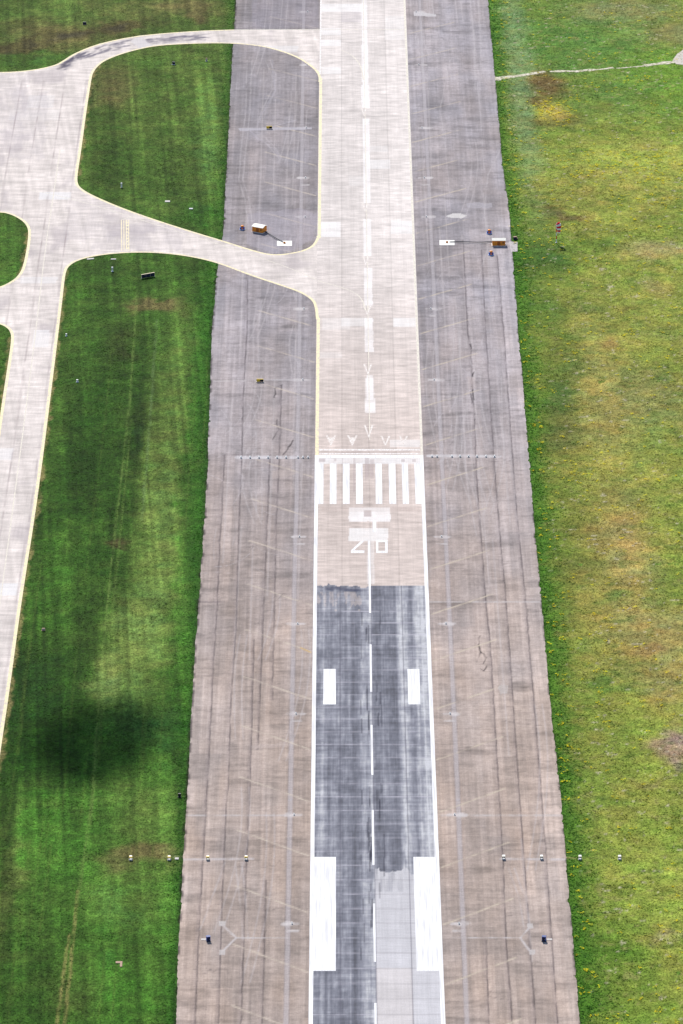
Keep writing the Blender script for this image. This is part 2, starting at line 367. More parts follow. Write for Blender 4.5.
# concrete stub that sticks out beside the right-hand hut
TX = le[:, None]+(re_-le)[:, None]*tt[None]; TY = np.repeat(ty[:, None], tt.size, 1)
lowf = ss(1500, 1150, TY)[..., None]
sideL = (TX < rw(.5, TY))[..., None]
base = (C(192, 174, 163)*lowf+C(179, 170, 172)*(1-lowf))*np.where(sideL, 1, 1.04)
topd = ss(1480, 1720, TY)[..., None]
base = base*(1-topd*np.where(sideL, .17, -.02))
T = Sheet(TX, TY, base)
# paving lanes: a slightly different mix in each
SEAML = [[(213.5,660),(210,740),(206.5,800),(202,880),(199,930),(195,1024),(191,1090)],[(224.6,455),(222,510),(220,540),(217,610),(213.5,660)],
 [(247.5,268),(247,330),(243,400),(242,455),(239,520),(236,630),(231,700),(228,790),(226.5,800),(222,900),(218.5,1024)],
 [(281.5,385),(279.4,455),(276.5,520),(274,620),(272.5,700)],[(254,640),(252,720),(250,790),(247,850),(244.5,920),(241,1024)],[(266,880),(264,960),(262,1024)],[(270,455),(264,600),(258,750)]]
SEAMR = [[(463,240),(468,335),(470.3,345),(474.5,420),(476.6,475),(480,520),(485.6,600),(490,640),(496,740),(499.6,800),(504,880),(506,940),(510.7,1000),(512,1024)],
 [(481.6,250),(486,335),(492,430),(497.7,510),(506,600),(511.5,680),(519,790),(528,910),(535.6,1024)],
 [(497,255),(504,335),(510.7,430),(516.6,510),(525.6,600),(533.7,700),(542,800),(550.4,920),(557.8,1024)],[(486,940),(487.5,980),(489,1024)]]
for k, s_ in enumerate([SEAML[2], SEAMR[0], SEAMR[1], SEAMR[2]]):
    W = sorted(atl(s_), key=lambda p: p[1]); xs = np.interp(TY, [p[1] for p in W], [p[0] for p in W])
    ok = (TY < W[-1][1]+30)
    if k == 0: m = ((TX < xs) & ok)*.06
    else: m = ((TX > xs) & ok)*[0, .05, .06, .07][k]
    T.c *= (1+m)[..., None]
# lanes with transverse construction patches
lane = np.floor((TX-rw(.5, TY))/5.3); off = (lane*7919 % 13)*3.1
blk = np.floor((TY+off*5)/46)
h = np.modf(np.abs(np.sin(lane*12.9898+blk*78.233)*43758.5453))[0]
lid = np.zeros(TX.shape)
for s_ in SEAML+SEAMR:
    W = sorted(atl(s_), key=lambda p: p[1]); xs = np.interp(TY, [p[1] for p in W], [p[0] for p in W])
    lid += (TX > xs)*((TY > W[0][1]) & (TY < W[-1][1]))*(1.+.37*W[0][0] % 1.)
lid = np.floor(lid*7)
TYl = TY+lid*53.7
T.mul(1+.17*(h-.5))
rb = ss(.1, 1.0, fbm(TX, TYl, 6, 1.5, 28, 4)); T.mul(1-.2*rb)
rb = ss(.2, 1.0, fbm(TX, TYl, 14, 5, 29, 3)); T.mul(1-.16*rb)
hl = np.modf(np.abs(np.sin(lid*3.7+np.floor(TYl/63)*11.3)*4375.5))[0]; T.mul(.97+.13*(hl-.35))
warm = (h > .62)[..., None]*.25
T.c = T.c*(1-warm)+T.c*np.array([1.05, .99, .94])*warm
# grain along the paving direction, blotches, transverse roller marks
T.mul(np.exp(.15*fbm(TX, TY, .75, 55, 21, 3)+.10*fbm(TX, TYl, 5, .8, 22, 4)+.16*fbm(TX, TY, 9, 16, 23, 4)+.08*fbm(TX, TY, .7, 1.1, 24, 2)-.02))
dk = ss(.35, 1.0, fbm(TX, TY, 11, 5, 26, 4)); T.mul(1-.26*dk)
cool = np.clip(fbm(TX, TY, 8, 25, 27, 3), -1, 1)[..., None]*.03; T.c *= 1+cool*np.array([1, 0, -1.3])
# faint wheel arcs
for k in range(30):
    side = k % 2; y0 = rng.uniform(1050, 1800); ln = rng.uniform(40, 120)
    x0 = rw(0, y0)-rng.uniform(5, 24) if side == 0 else rw(1, y0)+rng.uniform(5, 24)
    amp = rng.uniform(-5, 5); pts = [(x0+amp*math.sin(2.2*u)+1.5*u, y0+ln*u) for u in np.linspace(0, 1, 12)]
    for dx in (0, 1.9): T.line([(x+dx, y) for x, y in pts], .25, C(214, 205, 204), .45, .4, px=False)
for x in list(np.linspace(-24, -4, 11)):
    for a_ in (0, 1): 
        y0 = rng.uniform(1050, 1650); X0 = rw(0, y0)+x if a_ == 0 else rw(1, y0)-x
        T.line([(X0, y0), (X0+rng.uniform(-.8, .8), y0+rng.uniform(60, 190))], .3, C(214, 204, 202), .45, .45, px=False)
# dark cracked construction joints
for i, s_ in enumerate(SEAML+SEAMR):
    T.line(s_, .22, C(66, 54, 60), .85, .3, .05, 30+i); T.line(s_, .3, C(34, 28, 34), .35, .3, .3, 530+i)
    P = [(x-.35, y) for x, y in atl(s_)]
    T.line(P, .6, C(140, 126, 132), .22, .8, px=False)
for s_ in ([(480,636),(478,645),(481,652),(477,662)],[(481,652),(486,658),(484,664)],[(478,668),(483,671),(487,666)],[(282,385),(276,388),(274,398)],[(276,420),(279,430),(272,440)],
           [(474,372),(471,380),(474,400)],[(470,392),(473,404)],[(470,344),(471,349)],[(283,455),(290,445),(293,440)]):
    T.line(s_, .3, C(56, 46, 50), 1, .35, .35, 44)
# transverse joints
for (y, xa, xb, dark) in [(815.5,187,303,0),(815.5,443,561,0),(381,212,245,0),(243,455,513,0),(380,268,300,0),(210,224,318,1),(602,200,224,1),(602,410,540,0),(265,249,280,1),(455,225,250,1),(361,505,524,1),(480,478,486,1)]:
    T.line([(xa, y), (xb, y)], .75, C(110, 98, 102) if dark else C(218, 210, 208), .6 if dark else .75, .6, .1, 50)
# pale cable-duct strips with edge light pads
T.line([(286,1024),(290.3,800),(295.3,540),(296.4,510),(299.5,340),(303.8,0)], 1.15, C(198, 190, 192), .62, .3)
T.line([(467,1024),(458,800),(448.8,600),(441.5,455),(436,335),(428.5,180),(419.5,0)], 1.1, C(198, 190, 192), .62, .3)
for o in (-.6, .6):
    for s_ in ([(286,1024),(290.3,800),(295.3,540),(296.4,510),(299.5,340),(303.8,0)], [(467,1024),(458,800),(448.8,600),(441.5,455),(436,335),(428.5,180),(419.5,0)]):
        T.line([(x+o, y) for x, y in atl(s_)], .12, C(120, 108, 112), .5, .3, .08, px=False)
PALE = C(224, 216, 214)
LPY = [12, 65, 128, 178, 217, 309, 380, 537, 624, 714, 815, 924]
LSTRIP = lambda py: np.interp(py, [0,340,510,540,800,1024], [303.8,299.5,296.4,295.3,290.3,286])
RSTRIP = lambda py: np.interp(py, [0,180,335,455,600,800,1024], [419.5,428.5,436,441.5,448.8,458,467])
for i, y in enumerate(LPY):
    for s, f in ((1, LSTRIP), (-1, RSTRIP)):
        x = float(f(y)); w = 11*(.6+.4*y/1024)
        T.line([(x-1.5*s, y), (x+w*s, y)], 1.2, C(228, 220, 218), .75, .5, .6, 60+i); T.line([(x-.8, y), (x+1.2, y)], 2.6, C(230, 222, 220), .6, .5, .7, 160+i)
        if i % 2: T.line([(x, y+7), (x+w*.9*s, y+7)], .9, PALE, .8, .4, .2, 70+i)
# diagonal faded stripes every 30 m
Yb = Yof(605)
for k in range(-16, 30):
    y0 = Yb+k*29.4
    if not 1000 < y0 < 1790: continue
    a = (float(rw(0, y0))-.6, y0)
    strong = .85 if -12 < k < 14 else .6
    T.line([a, (a[0]-5.6, y0+4.6), (a[0]-16.5, y0+13.5)], .55, C(224, 208, 190), strong, .4, .18, 80+k, px=False)
    b = (float(rw(1, y0))+.6, y0-6)
    T.line([b, (b[0]+16, y0+7)], .55, C(224, 208, 186), strong, .4, .18, 120+k, px=False)
T.line([(301, 648), (310.5, 652.4)], .5, C(224, 184, 110), .95, .35)
# wing bars of the threshold
T.line([(238, 457.5), (293, 457.5)], 2.2, C(226, 220, 222), .9, .5, .2, 91)
T.line([(430, 456), (498, 456.5)], 2.0, C(224, 218, 218), .9, .5, .2, 92)
T.line([(293, 457.5), (296, 452), (300, 462), (294, 468)], .8, C(204, 194, 196), .6, .5, .3, 93)
T.line([(436, 450), (445, 456), (438, 464)], .8, C(206, 198, 198), .6, .5, .3, 94)
# light strips for the path indicator units, ducts to the boxes
T.line([(183, 859.5), (252, 859)], 1.0, C(222, 214, 214), .8, .5, .15, 95)
T.line([(502, 859), (568, 859.5)], 1.0, C(222, 214, 214), .75, .5, .15, 96)
for s_ in ([(222, 924), (236, 938), (222, 952)], [(236, 938), (288, 937.5)], [(531, 926), (520, 938), (531, 952)], [(520, 938), (452, 937.5)]):
    T.line(s_, .5, C(222, 214, 212), .85, .4, .12, 97)
for (x, y) in ((222, 924), (222, 952), (530, 926), (532, 952)):
    T.poly([(x-3, y-2.5), (x+3, y-2.5), (x+3, y+2.5), (x-3, y+2.5)], C(214, 206, 202), .8, soft=.1)
# concrete pads, stains, patches
T.poly([(238, 128), (240, 131), (312, 129.5), (312, 127.5)], C(200, 194, 200), .8, soft=.1)
T.line([(272, 127), (296, 120)], .5, C(200, 194, 200), .6, .4)
T.line([(249, 130), (257, 138), (275, 150), (280, 160)], .4, C(196, 188, 196), .6, .5, .2, 98)
T.line([(272, 60), (275, 90), (262, 115), (256, 128)], .4, C(194, 188, 196), .5, .5, .2, 99)
T.line([(245, 380), (300, 380)], .6, C(212, 206, 208), .75, .5, .2, 90)
T.poly([(248, 214), (300, 208), (318, 215), (312, 240), (292, 251), (270, 252), (246, 245)], C(186, 178, 188), .35, soft=.3)
T.poly([(290, 47), (306, 47), (308, 52), (293, 52)], C(216, 212, 214), .6)
T.poly([(252, 0), (318, 0), (318, 28), (252, 28)], C(160, 152, 166), .3, .4)
T.poly([(446, 216), (452, 213.5), (460, 213.5), (467, 216), (461, 218.5), (451, 218)], C(232, 226, 222), .9, soft=.2)
T.poly([(467, 203), (492, 203), (492, 208), (467, 208)], C(196, 190, 196), .5, soft=.3)
T.poly([(497, 688), (501, 684), (508, 686), (507, 693), (500, 694)], C(210, 200, 194), .7, .4, soft=.3)
T.poly([(466, 376), (474, 378), (476, 388), (468, 390)], C(206, 190, 186), .6, .4, soft=.4)
T.poly([(270, 470), (290, 466), (296, 474), (272, 480)], C(200, 184, 176), .5, .4, soft=.5)
T.poly([(250, 745), (290, 743), (290, 748), (252, 748)], C(202, 186, 180), .4, .4, soft=.4)
T.poly([(414, 12), (420, 12), (436, 14.5), (436, 16.5), (414, 16)], C(226, 220, 220), .8)
for s_ in ([(247,60),(246,110),(241,150),(239,180),(245,200),(249,230)],[(252,60),(250,110),(246,150),(243,180),(249,200),(253,230)],[(265,60),(272,75),(272,90),(262,110),(258,122)],[(270,60),(276,75),(275,92),(266,112),(262,122)],[(259,136),(272,150),(280,160)],[(262,134),(276,149),(283,160)],
 [(249,385),(258,396),(262,405),(262,520)],[(245,400),(253,410),(256,420),(256,520)],[(262,300),(258,330),(259,370)],[(257,300),(253,330),(254,370)],[(500,150),(488,175),(484,215),(490,240),(478,280)],[(450,60),(440,110),(446,150),(450,200)],[(474,30),(476,70),(480,110),(484,170)],
 [(470,0),(474,40),(475,90)],[(478,0),(481,40),(480,90)],[(508,868),(520,900),(524,930)],[(514,868),(526,900),(530,925)],[(235,862),(240,900),(243,940)],[(241,862),(246,900),(248,940)],[(200,930),(215,890),(225,862)]):
    T.line(s_, .3, C(214, 206, 206), .5, .4, .1, 334)
for (x, y, w) in ((258, 743, 3), (259, 779, 3), (484, 742, 4), (262, 400, 3)): T.line([(x, y), (x+w, y+1)], .4, C(78, 68, 68), .7, .5, .3, 100)
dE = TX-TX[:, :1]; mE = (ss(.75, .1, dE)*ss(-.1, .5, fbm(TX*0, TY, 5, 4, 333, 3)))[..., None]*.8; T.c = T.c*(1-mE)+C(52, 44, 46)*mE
dE = TX[:, -1:]-TX; mE = (ss(.5, .1, dE)*ss(.1, .6, fbm(TX*0, TY, 5, 4, 334, 3)))[..., None]*.7; T.c = T.c*(1-mE)+C(70, 66, 60)*mE
for k in range(46):
    x0, y0 = at(rng.uniform(432, 478), rng.uniform(250, 450)) if k % 2 else at(rng.uniform(212, 290), rng.uniform(300, 600))
    cx_, cy2, rr_ = x0+rng.uniform(-14, 14), y0, rng.uniform(8, 26); a0 = rng.uniform(0, 6.28)
    P = [(x0+rr_*(math.cos(a0+u)-math.cos(a0)), y0+2.4*rr_*(math.sin(a0+u)-math.sin(a0))) for u in np.linspace(0, rng.uniform(.4, .9), 8)]
    P = [(x, y) for x, y in P if not (float(rw(0, y))-2 < x < float(rw(1, y))+2)]
    if len(P) > 2: T.line(P, .2, C(214, 206, 208), rng.uniform(.3, .55), .32, .05, 900+k, px=False)
for k in range(90):
    sd_ = rng.random() < .5; y0 = rng.uniform(1040, 1800); x0 = (rw(0, y0)-rng.uniform(3, 27)) if sd_ else (rw(1, y0)+rng.uniform(3, 30))
    P = [(float(x0), y0)]
    for j in range(rng.integers(2, 5)): P.append((P[-1][0]+rng.normal(0, 2.2), P[-1][1]+rng.normal(0, 1.2)))
    T.line(P, .16, C(88, 78, 80), rng.uniform(.25, .6), .3, .2, 800+k, px=False)
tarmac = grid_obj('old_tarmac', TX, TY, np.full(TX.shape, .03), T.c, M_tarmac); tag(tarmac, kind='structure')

# ------------------------------------------------------------------ runway slab
ry = axis(1008, 1880, .5, [200, 500, 800, 950, 2000, 2300, 2800, 3500]); rt = np.linspace(0, 1, 150)
RY = np.repeat(ry[:, None], rt.size, 1); RT = np.repeat(rt[None], ry.size, 0); RX = rw(RT, RY)
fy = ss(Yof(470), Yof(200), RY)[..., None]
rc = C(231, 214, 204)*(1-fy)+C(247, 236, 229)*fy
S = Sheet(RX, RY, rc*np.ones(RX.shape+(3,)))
ln = np.floor(RT*4)
S.mul(np.choose(ln.clip(0, 3).astype(int), [1.0, .97, 1.0, 1.07]))
sl = np.floor(RY/7.4); hh = np.modf(np.abs(np.sin(sl*12.99+ln*78.2)*43758.5))[0]
S.mul(1+.035*(hh-.5))
S.mul(np.exp(.17*fbm(RX, RY, 3.5, .9, 150, 4)+.04*fbm(RX, RY, .9, 50, 151, 2)-.10*ss(.1, .9, fbm(RX, RY, 7, 2.5, 153, 4))+.09*fbm(RX, RY, 8, 20, 152, 3)-.02))
for t in (.125, .25, .375, .5, .625, .75, .875):
    d = np.abs(RT-t)*30; S.mul(1-(.2 if t in (.25, .5, .75) else .06)*np.exp(-(d/.16)**2))
# thin shuffle of lighter patches
for (x0, x1, y0, y1, a) in [(321,340.5,222,237,.75),(391,413,221,234,.6),(393,416,318,327,.65),(341,366,318,326,.45),(320,364,4,12,.7),(320,341,28,35,.6),(320,341,40,46,.7),(322,341,67,74,.6),(385,404,16,40,.3),
      (367,390,160,169,.5),(368,388,146,152,.3),(349,364,176,186,.2),(322,350,318,330,.25),(320,342,352,358,.2),(390,420,440,447,.55)]:
    S.poly([(x0, y0), (x1, y0), (x1, y1), (x0, y1)], (.64, .62, .60), a, .3)
S.poly([(341,12),(362,12),(362,22),(341,22)], C(214, 204, 206), .5, .3)
# broad painted-over centre band
for (y0, y1, hw, a) in [(0,108,3.0,.75),(5,26,4,.4),(45,82,4,.5),(85,108,4.6,.7),(119,203,3.6,.8),(219,256,4.0,.85),(268,306,4.2,.85),(318,352,4.2,.85),(378,398,4,.6),(398,413,5,.8),(375,400,3,.7)]:
    c0, c1 = [float(rw(.515, Yof(y))) for y in (y0, y1)]; w = hw/3.3
    S.poly([(c0-w, Yof(y0)), (c0+w, Yof(y0)), (c1+w, Yof(y1)), (c1-w, Yof(y1))], (.69, .66, .64), a*.9, .4, px=False, soft=.08)
# rubber-blackened length
yt = Yof(586)
edge_n = yt+2.2*fbm(RX, RY, 2.2, 40, 160, 3)*ss(.5, .42, RT)+1.2*fbm(RX, RY, 4, 3, 164, 3)*(RT < .5)
dz = (RY < edge_n).astype(float)
dz *= 1-.4*((RT < .42)*(RY > Yof(607)+4*fbm(RX, RY, 1.5, 3, 165, 3))*(RY < Yof(592)))*ss(-.3, .3, fbm(RX, RY, .8, 6, 161, 3))
prof_t = [0, .04, .09, .14, .19, .25, .28, .34, .38, .42, .46, .49, .52, .56, .60, .66, .71, .735, .77, .80, .84, .88, .93, .97, 1]
prof_v = [.27, .26, .38, .24, .34, .25, .34, .19, .24, .38, .44, .50, .26, .25, .33, .20, .27, .60, .56, .40, .24, .52, .64, .48, .44]
v = np.interp(RT, prof_t, prof_v)
v = v*np.exp(.26*fbm(RX, RY, .6, 60, 162, 3)+.24*fbm(RX, RY, 4, 6, 163, 4)+.16*fbm(RX, RY, 1.2, 1.5, 166, 3)+.2*fbm(RX, RY, .45, 5, 168, 3)+.22*fbm(RX, RY, .55, 900, 169, 2)+.16*fbm(RX, RY, 40, .8, 174, 3)+.12*fbm(RX, RY, 6, .9, 167, 3))
v = v*(1+.28*ss(Yof(780), Yof(600), RY)*ss(.6, .9, RT)*.3)
v *= 1+.26*(hh-.5)
v = np.clip(v*.97, .09, .75)
# darkness value -> neutral-blue grey
vb = np.clip((.6-v)/.4, 0, 1)[..., None]
dark = v[..., None]*(np.array([.98, .98, 1.02])*(1-vb)+np.array([.95, .97, 1.17])*vb)/GAIN*.98
# bare paler slabs, lower right
bare = ((RT > .501) & (RY < Yof(871)+2.5*fbm(RX, RY, 1.3, 6, 170, 3))).astype(float)
bc = C(222, 219, 222)*(1+.09*(hh-.5))[..., None]
bc = bc*np.exp(.04*fbm(RX, RY, .7, 30, 171, 3)+.05*fbm(RX, RY, 4, 5, 172, 3))[..., None]
bc = np.where(((RY < Yof(968)) & (RT < .77))[..., None], bc*np.array([1.06, 1.02, .98]), bc)
bare *= np.where(RY > Yof(892), .88+.3*fbm(RX, RY, .5, 9, 173, 3), 1).clip(0, 1)
dark = dark*(1-bare[..., None])+bc*bare[..., None]
S.c = S.c*(1-dz[..., None])+dark*dz[..., None]
# slab joints: pale on the dark part, grey on the pale
fr = np.abs(np.modf(RY/7.4)[0]-.5)*7.4; jt = np.exp(-((3.7-fr)/.28)**2)
jm = (jt*dz*(1-bare)*(.35+.65*(hh))*np.clip(.6+.6*fbm(RX, RY, 3, 3, 177, 3), .1, 1))[..., None]; S.c = S.c*(1-jm*.9)+C(206, 202, 212)*jm*.9
jm = (jt*bare*dz)[..., None]; S.c = S.c*(1-jm*.35)+C(150, 144, 148)*jm*.35
for t in (.232, .5, .765):
    d = np.abs(RT-t)*30; m = (np.exp(-(d/.13)**2)*dz*.55)[..., None]; S.c = S.c*(1-m)+C(88, 84, 100)*m
# blotch of rubber at the start, tyre scrubs
for (x, y, w) in ((346,589.5,10),(352,590,8),(338,588,6),(360,590,5),(330,589,4)): S.line([(x-w/2, y), (x+w/2, y+.8)], 1.6, C(72, 76, 100), .8, 1., .8, 180)
for k in range(60):
    t = random.choice([random.gauss(.455, .006), random.gauss(.47, .006), random.gauss(.545, .008), random.gauss(.57, .006), random.gauss(.41, .01)])
    py = random.choice([random.uniform(610, 640), random.uniform(680, 720), random.uniform(780, 860), random.uniform(785, 855), random.uniform(870, 960)]); l = random.uniform(5, 22)
    if t > .5 and py > 930: continue
    y0, y1 = Yof(py), Yof(py+l); S.line([(float(rw(t, y0)), y0), (float(rw(t, y1)), y1)], random.choice([.16, .26]), C(40, 40, 60), .75, .3, px=False)
# number panel painted over earlier figures
S.poly([(367.3, 541), (374, 541), (374.5, 584), (367, 584)], (.60, .57, .55), .4, .4, soft=.1)
S.poly([(348.7, 508), (390.5, 508), (390.5, 521.7), (348.7, 521.7)], (.66, .63, .61), .8, .3, soft=.15)
S.poly([(348.7, 528), (388, 528), (388, 541), (348.7, 541)], (.62, .60, .58), .75, .2)
S.poly([(364, 510.5), (371.5, 510.5), (371.5, 517), (364, 517)], C(196, 176, 172), .7, .3)
S.poly([(321, 507), (423, 507), (423, 512), (321, 512)], C(212, 190, 180), .3, .6)
S.poly([(316, 458), (424, 458), (424, 464), (316, 464)], (.60, .585, .575), .75, .3)
for (x0, x1, y0, y1) in [(319,325.5,458.5,462),(334,336,458.5,461.5),(353,355,458,492),(365,369,458,480),(370,374,459,479),(401,405,459,462),(412,416,459,462),(342,343,458,464)]:
    S.poly([(x0, y0), (x1, y0), (x1, y1), (x0, y1)], C(196, 178, 176), .6, .35)
S.poly([(318, 451), (423, 451), (423, 454), (318, 454)], C(196, 180, 176), .55, .5)
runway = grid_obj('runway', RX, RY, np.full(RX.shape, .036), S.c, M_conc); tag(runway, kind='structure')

# ------------------------------------------------------------------ taxiways (one slab, branching)
TOP = [(-160, 74), (0, 73), (30, 71), (55, 66), (64, 61), (75, 53.5), (100, 43.5), (140, 35.5), (200, 31), (234, 30), (320.5, 29.5)]
CURVE1 = [(320, 77), (317, 71), (310, 65), (301, 59), (290, 54), (276, 49.5), (262, 46), (234, 43), (200, 43), (160, 45), (140, 48.5), (120, 54), (105, 60), (97, 65.5), (91.5, 73), (90, 80)]
ISLA = [(85, 112), (80, 150), (76, 175), (76, 183), (79, 188), (90, 195), (120, 208), (160, 222), (200, 234.5), (222, 241), (250, 250), (265, 254), (278, 255.3), (295, 253), (306, 250), (314, 245.5), (318.2, 238)]
LOW = [(317.3, 318), (316.5, 308), (314, 301), (307, 295.5), (298, 291), (285, 286.5), (250, 275), (218, 262.5), (190, 256), (160, 252.5), (135, 252), (110, 253.5), (90, 256.5), (76, 260.5), (68, 265.5), (64.5, 271), (62.5, 285)]
BL = [(61, 300), (50, 390), (36, 500), (20, 600), (8, 690), (0, 742), (-12, 830), (-22, 900)]
DL = [(-75, 900), (-45, 740), (-18, 560), (0, 425), (10, 360), (13, 338), (11.5, 331), (7, 326.5), (0, 323.5), (-30, 318), (-160, 312)]
CI = [(-160, 296), (-30, 293), (0, 288), (14, 281), (21, 274), (24.5, 266), (28, 250), (30, 233), (28.5, 226), (23, 220), (12, 214), (0, 211.5), (-160, 205)]
TP = atl(TOP+CURVE1+ISLA+LOW+BL+DL+CI)
# smooth the traced corners a little
def chaikin(P, n=1, closed=True):
    for _ in range(n):
        Q = []
        m = len(P) if closed else len(P)-1
        if not closed: Q.append(P[0])
        for i in range(m):
            a = P[i]; b = P[(i+1) % len(P)]
            Q += [(a[0]*.75+b[0]*.25, a[1]*.75+b[1]*.25), (a[0]*.25+b[0]*.75, a[1]*.25+b[1]*.75)]
        if not closed: Q.append(P[-1])
        P = Q
    return P
PX0, PX1 = min(p[0] for p in TP)+.5, float(rw(0, Yof(30)))
ax_ = np.arange(max(PX0, -215), 1.5, .4); ay_ = np.arange(Yof(905), Yof(25), .8)
AX, AY = np.meshgrid(ax_, ay_)
ins = inside(AX, AY, TP) & (AX < rw(.0, AY)+.6)
anyin = ins[:-1, :-1] | ins[1:, :-1] | ins[:-1, 1:] | ins[1:, 1:]
need = np.zeros(ins.shape, bool)
for a in (slice(None, -1), slice(1, None)):
    for b in (slice(None, -1), slice(1, None)): need[a, b] |= anyin
snap = need & ~ins
sx, sy = AX[snap], AY[snap]; bd = np.full(sx.shape, 1e9); bx, by = sx.copy(), sy.copy()
Pcl = TP+[TP[0]]
for a, b in zip(Pcl[:-1], Pcl[1:]):
    dx, dy = b[0]-a[0], b[1]-a[1]; t = np.clip(((sx-a[0])*dx+(sy-a[1])*dy)/(dx*dx+dy*dy+1e-9), 0, 1)
    qx, qy = a[0]+t*dx, a[1]+t*dy; d = np.hypot(sx-qx, sy-qy); u = d < bd
    bd[u] = d[u]; bx[u] = qx[u]; by[u] = qy[u]
sel = bd < 1.6
AX2, AY2 = AX.copy(), AY.copy()
tmpx, tmpy = sx.copy(), sy.copy(); tmpx[sel] = bx[sel]; tmpy[sel] = by[sel]; AX2[snap] = tmpx; AY2[snap] = tmpy
ac = C(245, 233, 225)*np.ones(AX.shape+(3,))
A = Sheet(AX, AY, ac)
slx = np.floor((AX+.115*(AY-1400))/7.2); sly = np.floor(AY/7.4)
h2 = np.modf(np.abs(np.sin(slx*12.99+sly*78.2)*43758.5))[0]; h3 = np.modf(np.abs(np.sin(slx*5.3)*917.3))[0]
A.mul(1+.05*(h2-.5)+.05*(h3-.5))
A.mul(np.exp(.17*fbm(AX, AY, 5, 1.1, 190, 4)+.10*fbm(AX, AY, 8, 14, 191, 3)+.11*fbm(AX+.115*AY, AY, 1.2, 50, 192, 3)-.10*ss(.1, .9, fbm(AX, AY, 7, 2.5, 193, 4))))
gr = ss(.3, .9, fbm(AX, AY, 9, 22, 195, 4))[..., None]*.5; A.c = A.c*(1-gr)+C(192, 180, 182)*gr
for (x0, x1, y0, y1, a) in [(40,72,192,200,.8),(22,58,277,283,.6),(34,50,330,347,.6),(-30,14,448,460,.6),(0,18,584,596,.9),(28,55,95,108,.3),(255,299,46,52,.5),(10,60,110,120,.2)]:
    A.poly([(x0, y0), (x1, y0), (x1-2, y1), (x0-2, y1)], (.58, .56, .55), a, .2)
for (x0, x1, y0, y1, a) in [(0,30,75,140,.35),(15,50,90,160,.3),(8,45,60,72,.0),(70,120,200,240,.25),(100,190,225,250,.35)]:
    A.poly([(x0, y0), (x1, y0), (x1-8, y1), (x0-8, y1)], C(204, 194, 198), a, .6, soft=1)
# longitudinal joints of the left taxiway
for o in (-7.2, -14.4, -21.6, 0):
    P = [(x-1-abs(o)*0+o, y) for x, y in atl([(90, 80), (85, 112), (76, 180), (61, 300), (50, 390), (36, 500), (20, 600), (0, 742)])]
    A.line(P, .26, C(170, 154, 154), .8, .4, .05, px=False)
for y in range(80, 740, 23): A.line([(-10, y), (80, y-.5)], .3, C(184, 170, 168), .55, .5, .1, 300+y)
# asphalt-patched bend
for k in range(120):
    u = random.random(); cx_ = np.interp(u, [0, .12, .3, .5, 1], [64, 76, 100, 132, 205]); cy2 = np.interp(u, [0, .12, .3, .5, 1], [67, 58, 49.5, 42, 36.5])
    dx = np.interp(u, [0, .3, 1], [5, 14, 15])*random.uniform(.4, 1); dy = np.interp(u, [0, .12, .3, .5, 1], [-6, -6, -4.5, -2.5, -.4])*dx/14
    o = random.uniform(-2.6, 4.0)*(1 if u < .5 else .8)
    A.line([(cx_-dx/2, cy2+o-dy/2), (cx_+dx/2, cy2+o+dy/2)], random.uniform(.4, 1.3), C(116, 110, 128), random.uniform(.4, .9), .8, .5, 400+k)
for (x, y) in ((66, 62), (72, 59), (76, 56), (70, 63), (63, 66), (80, 56)): A.line([(x-4, y+3), (x+4, y-3)], 1.2, C(70, 64, 88), .85, .8, .6, 470)
A.poly([(130, 40), (142, 37), (152, 46), (140, 49)], C(234, 226, 224), .9, soft=.3)
ktx = need[:-1, :-1] & anyin
# cells whose corner could not be pulled to the outline are dropped
bad = np.zeros(ins.shape, bool); bad[snap] = ~sel
ktx &= ~(bad[:-1, :-1] | bad[1:, :-1] | bad[:-1, 1:] | bad[1:, 1:])
taxi = grid_obj('taxiway', AX2, AY2, np.full(AX.shape, .033), A.c, M_taxi, keep=ktx); tag(taxi, kind='structure')

# ------------------------------------------------------------------ painted markings (children of what they are painted on)
def quad_strip(name, P, w, mat, parent, z, step=None):
    P = [np.array(p, float) for p in P]; vs = []; fs = []
    for i, p in enumerate(P):
        a = P[max(i-1, 0)]; b = P[min(i+1, len(P)-1)]; d = (b-a)/(np.linalg.norm(b-a)+1e-9); n = np.array([-d[1], d[0]])
        vs += [(*(p-n*w/2), z), (*(p+n*w/2), z)]
    for i in range(len(P)-1): fs.append((2*i, 2*i+2, 2*i+3, 2*i+1))
    m = MB(); m.add(vs, fs); return m.build(name, mat, parent)
def rect_t(name, t0, t1, py0, py1, mat, z=.040, parent=None):
    y0, y1 = Yof(py1), Yof(py0); n = max(1, int((y1-y0)/8)); m = MB(); vs = []; fs = []
    for i in range(n+1):
        y = y0+(y1-y0)*i/n; vs += [(float(rw(t0, y)), y, z), (float(rw(t1, y)), y, z)]
    for i in range(n): fs.append((2*i, 2*i+1, 2*i+3, 2*i+2))
    return m.add(vs, fs).build(name, mat, parent or runway)
def T_at(px, py):
    x, y = at(px, py); return (x-float(rw(0, y)))/float(rw(1, y)-rw(0, y))
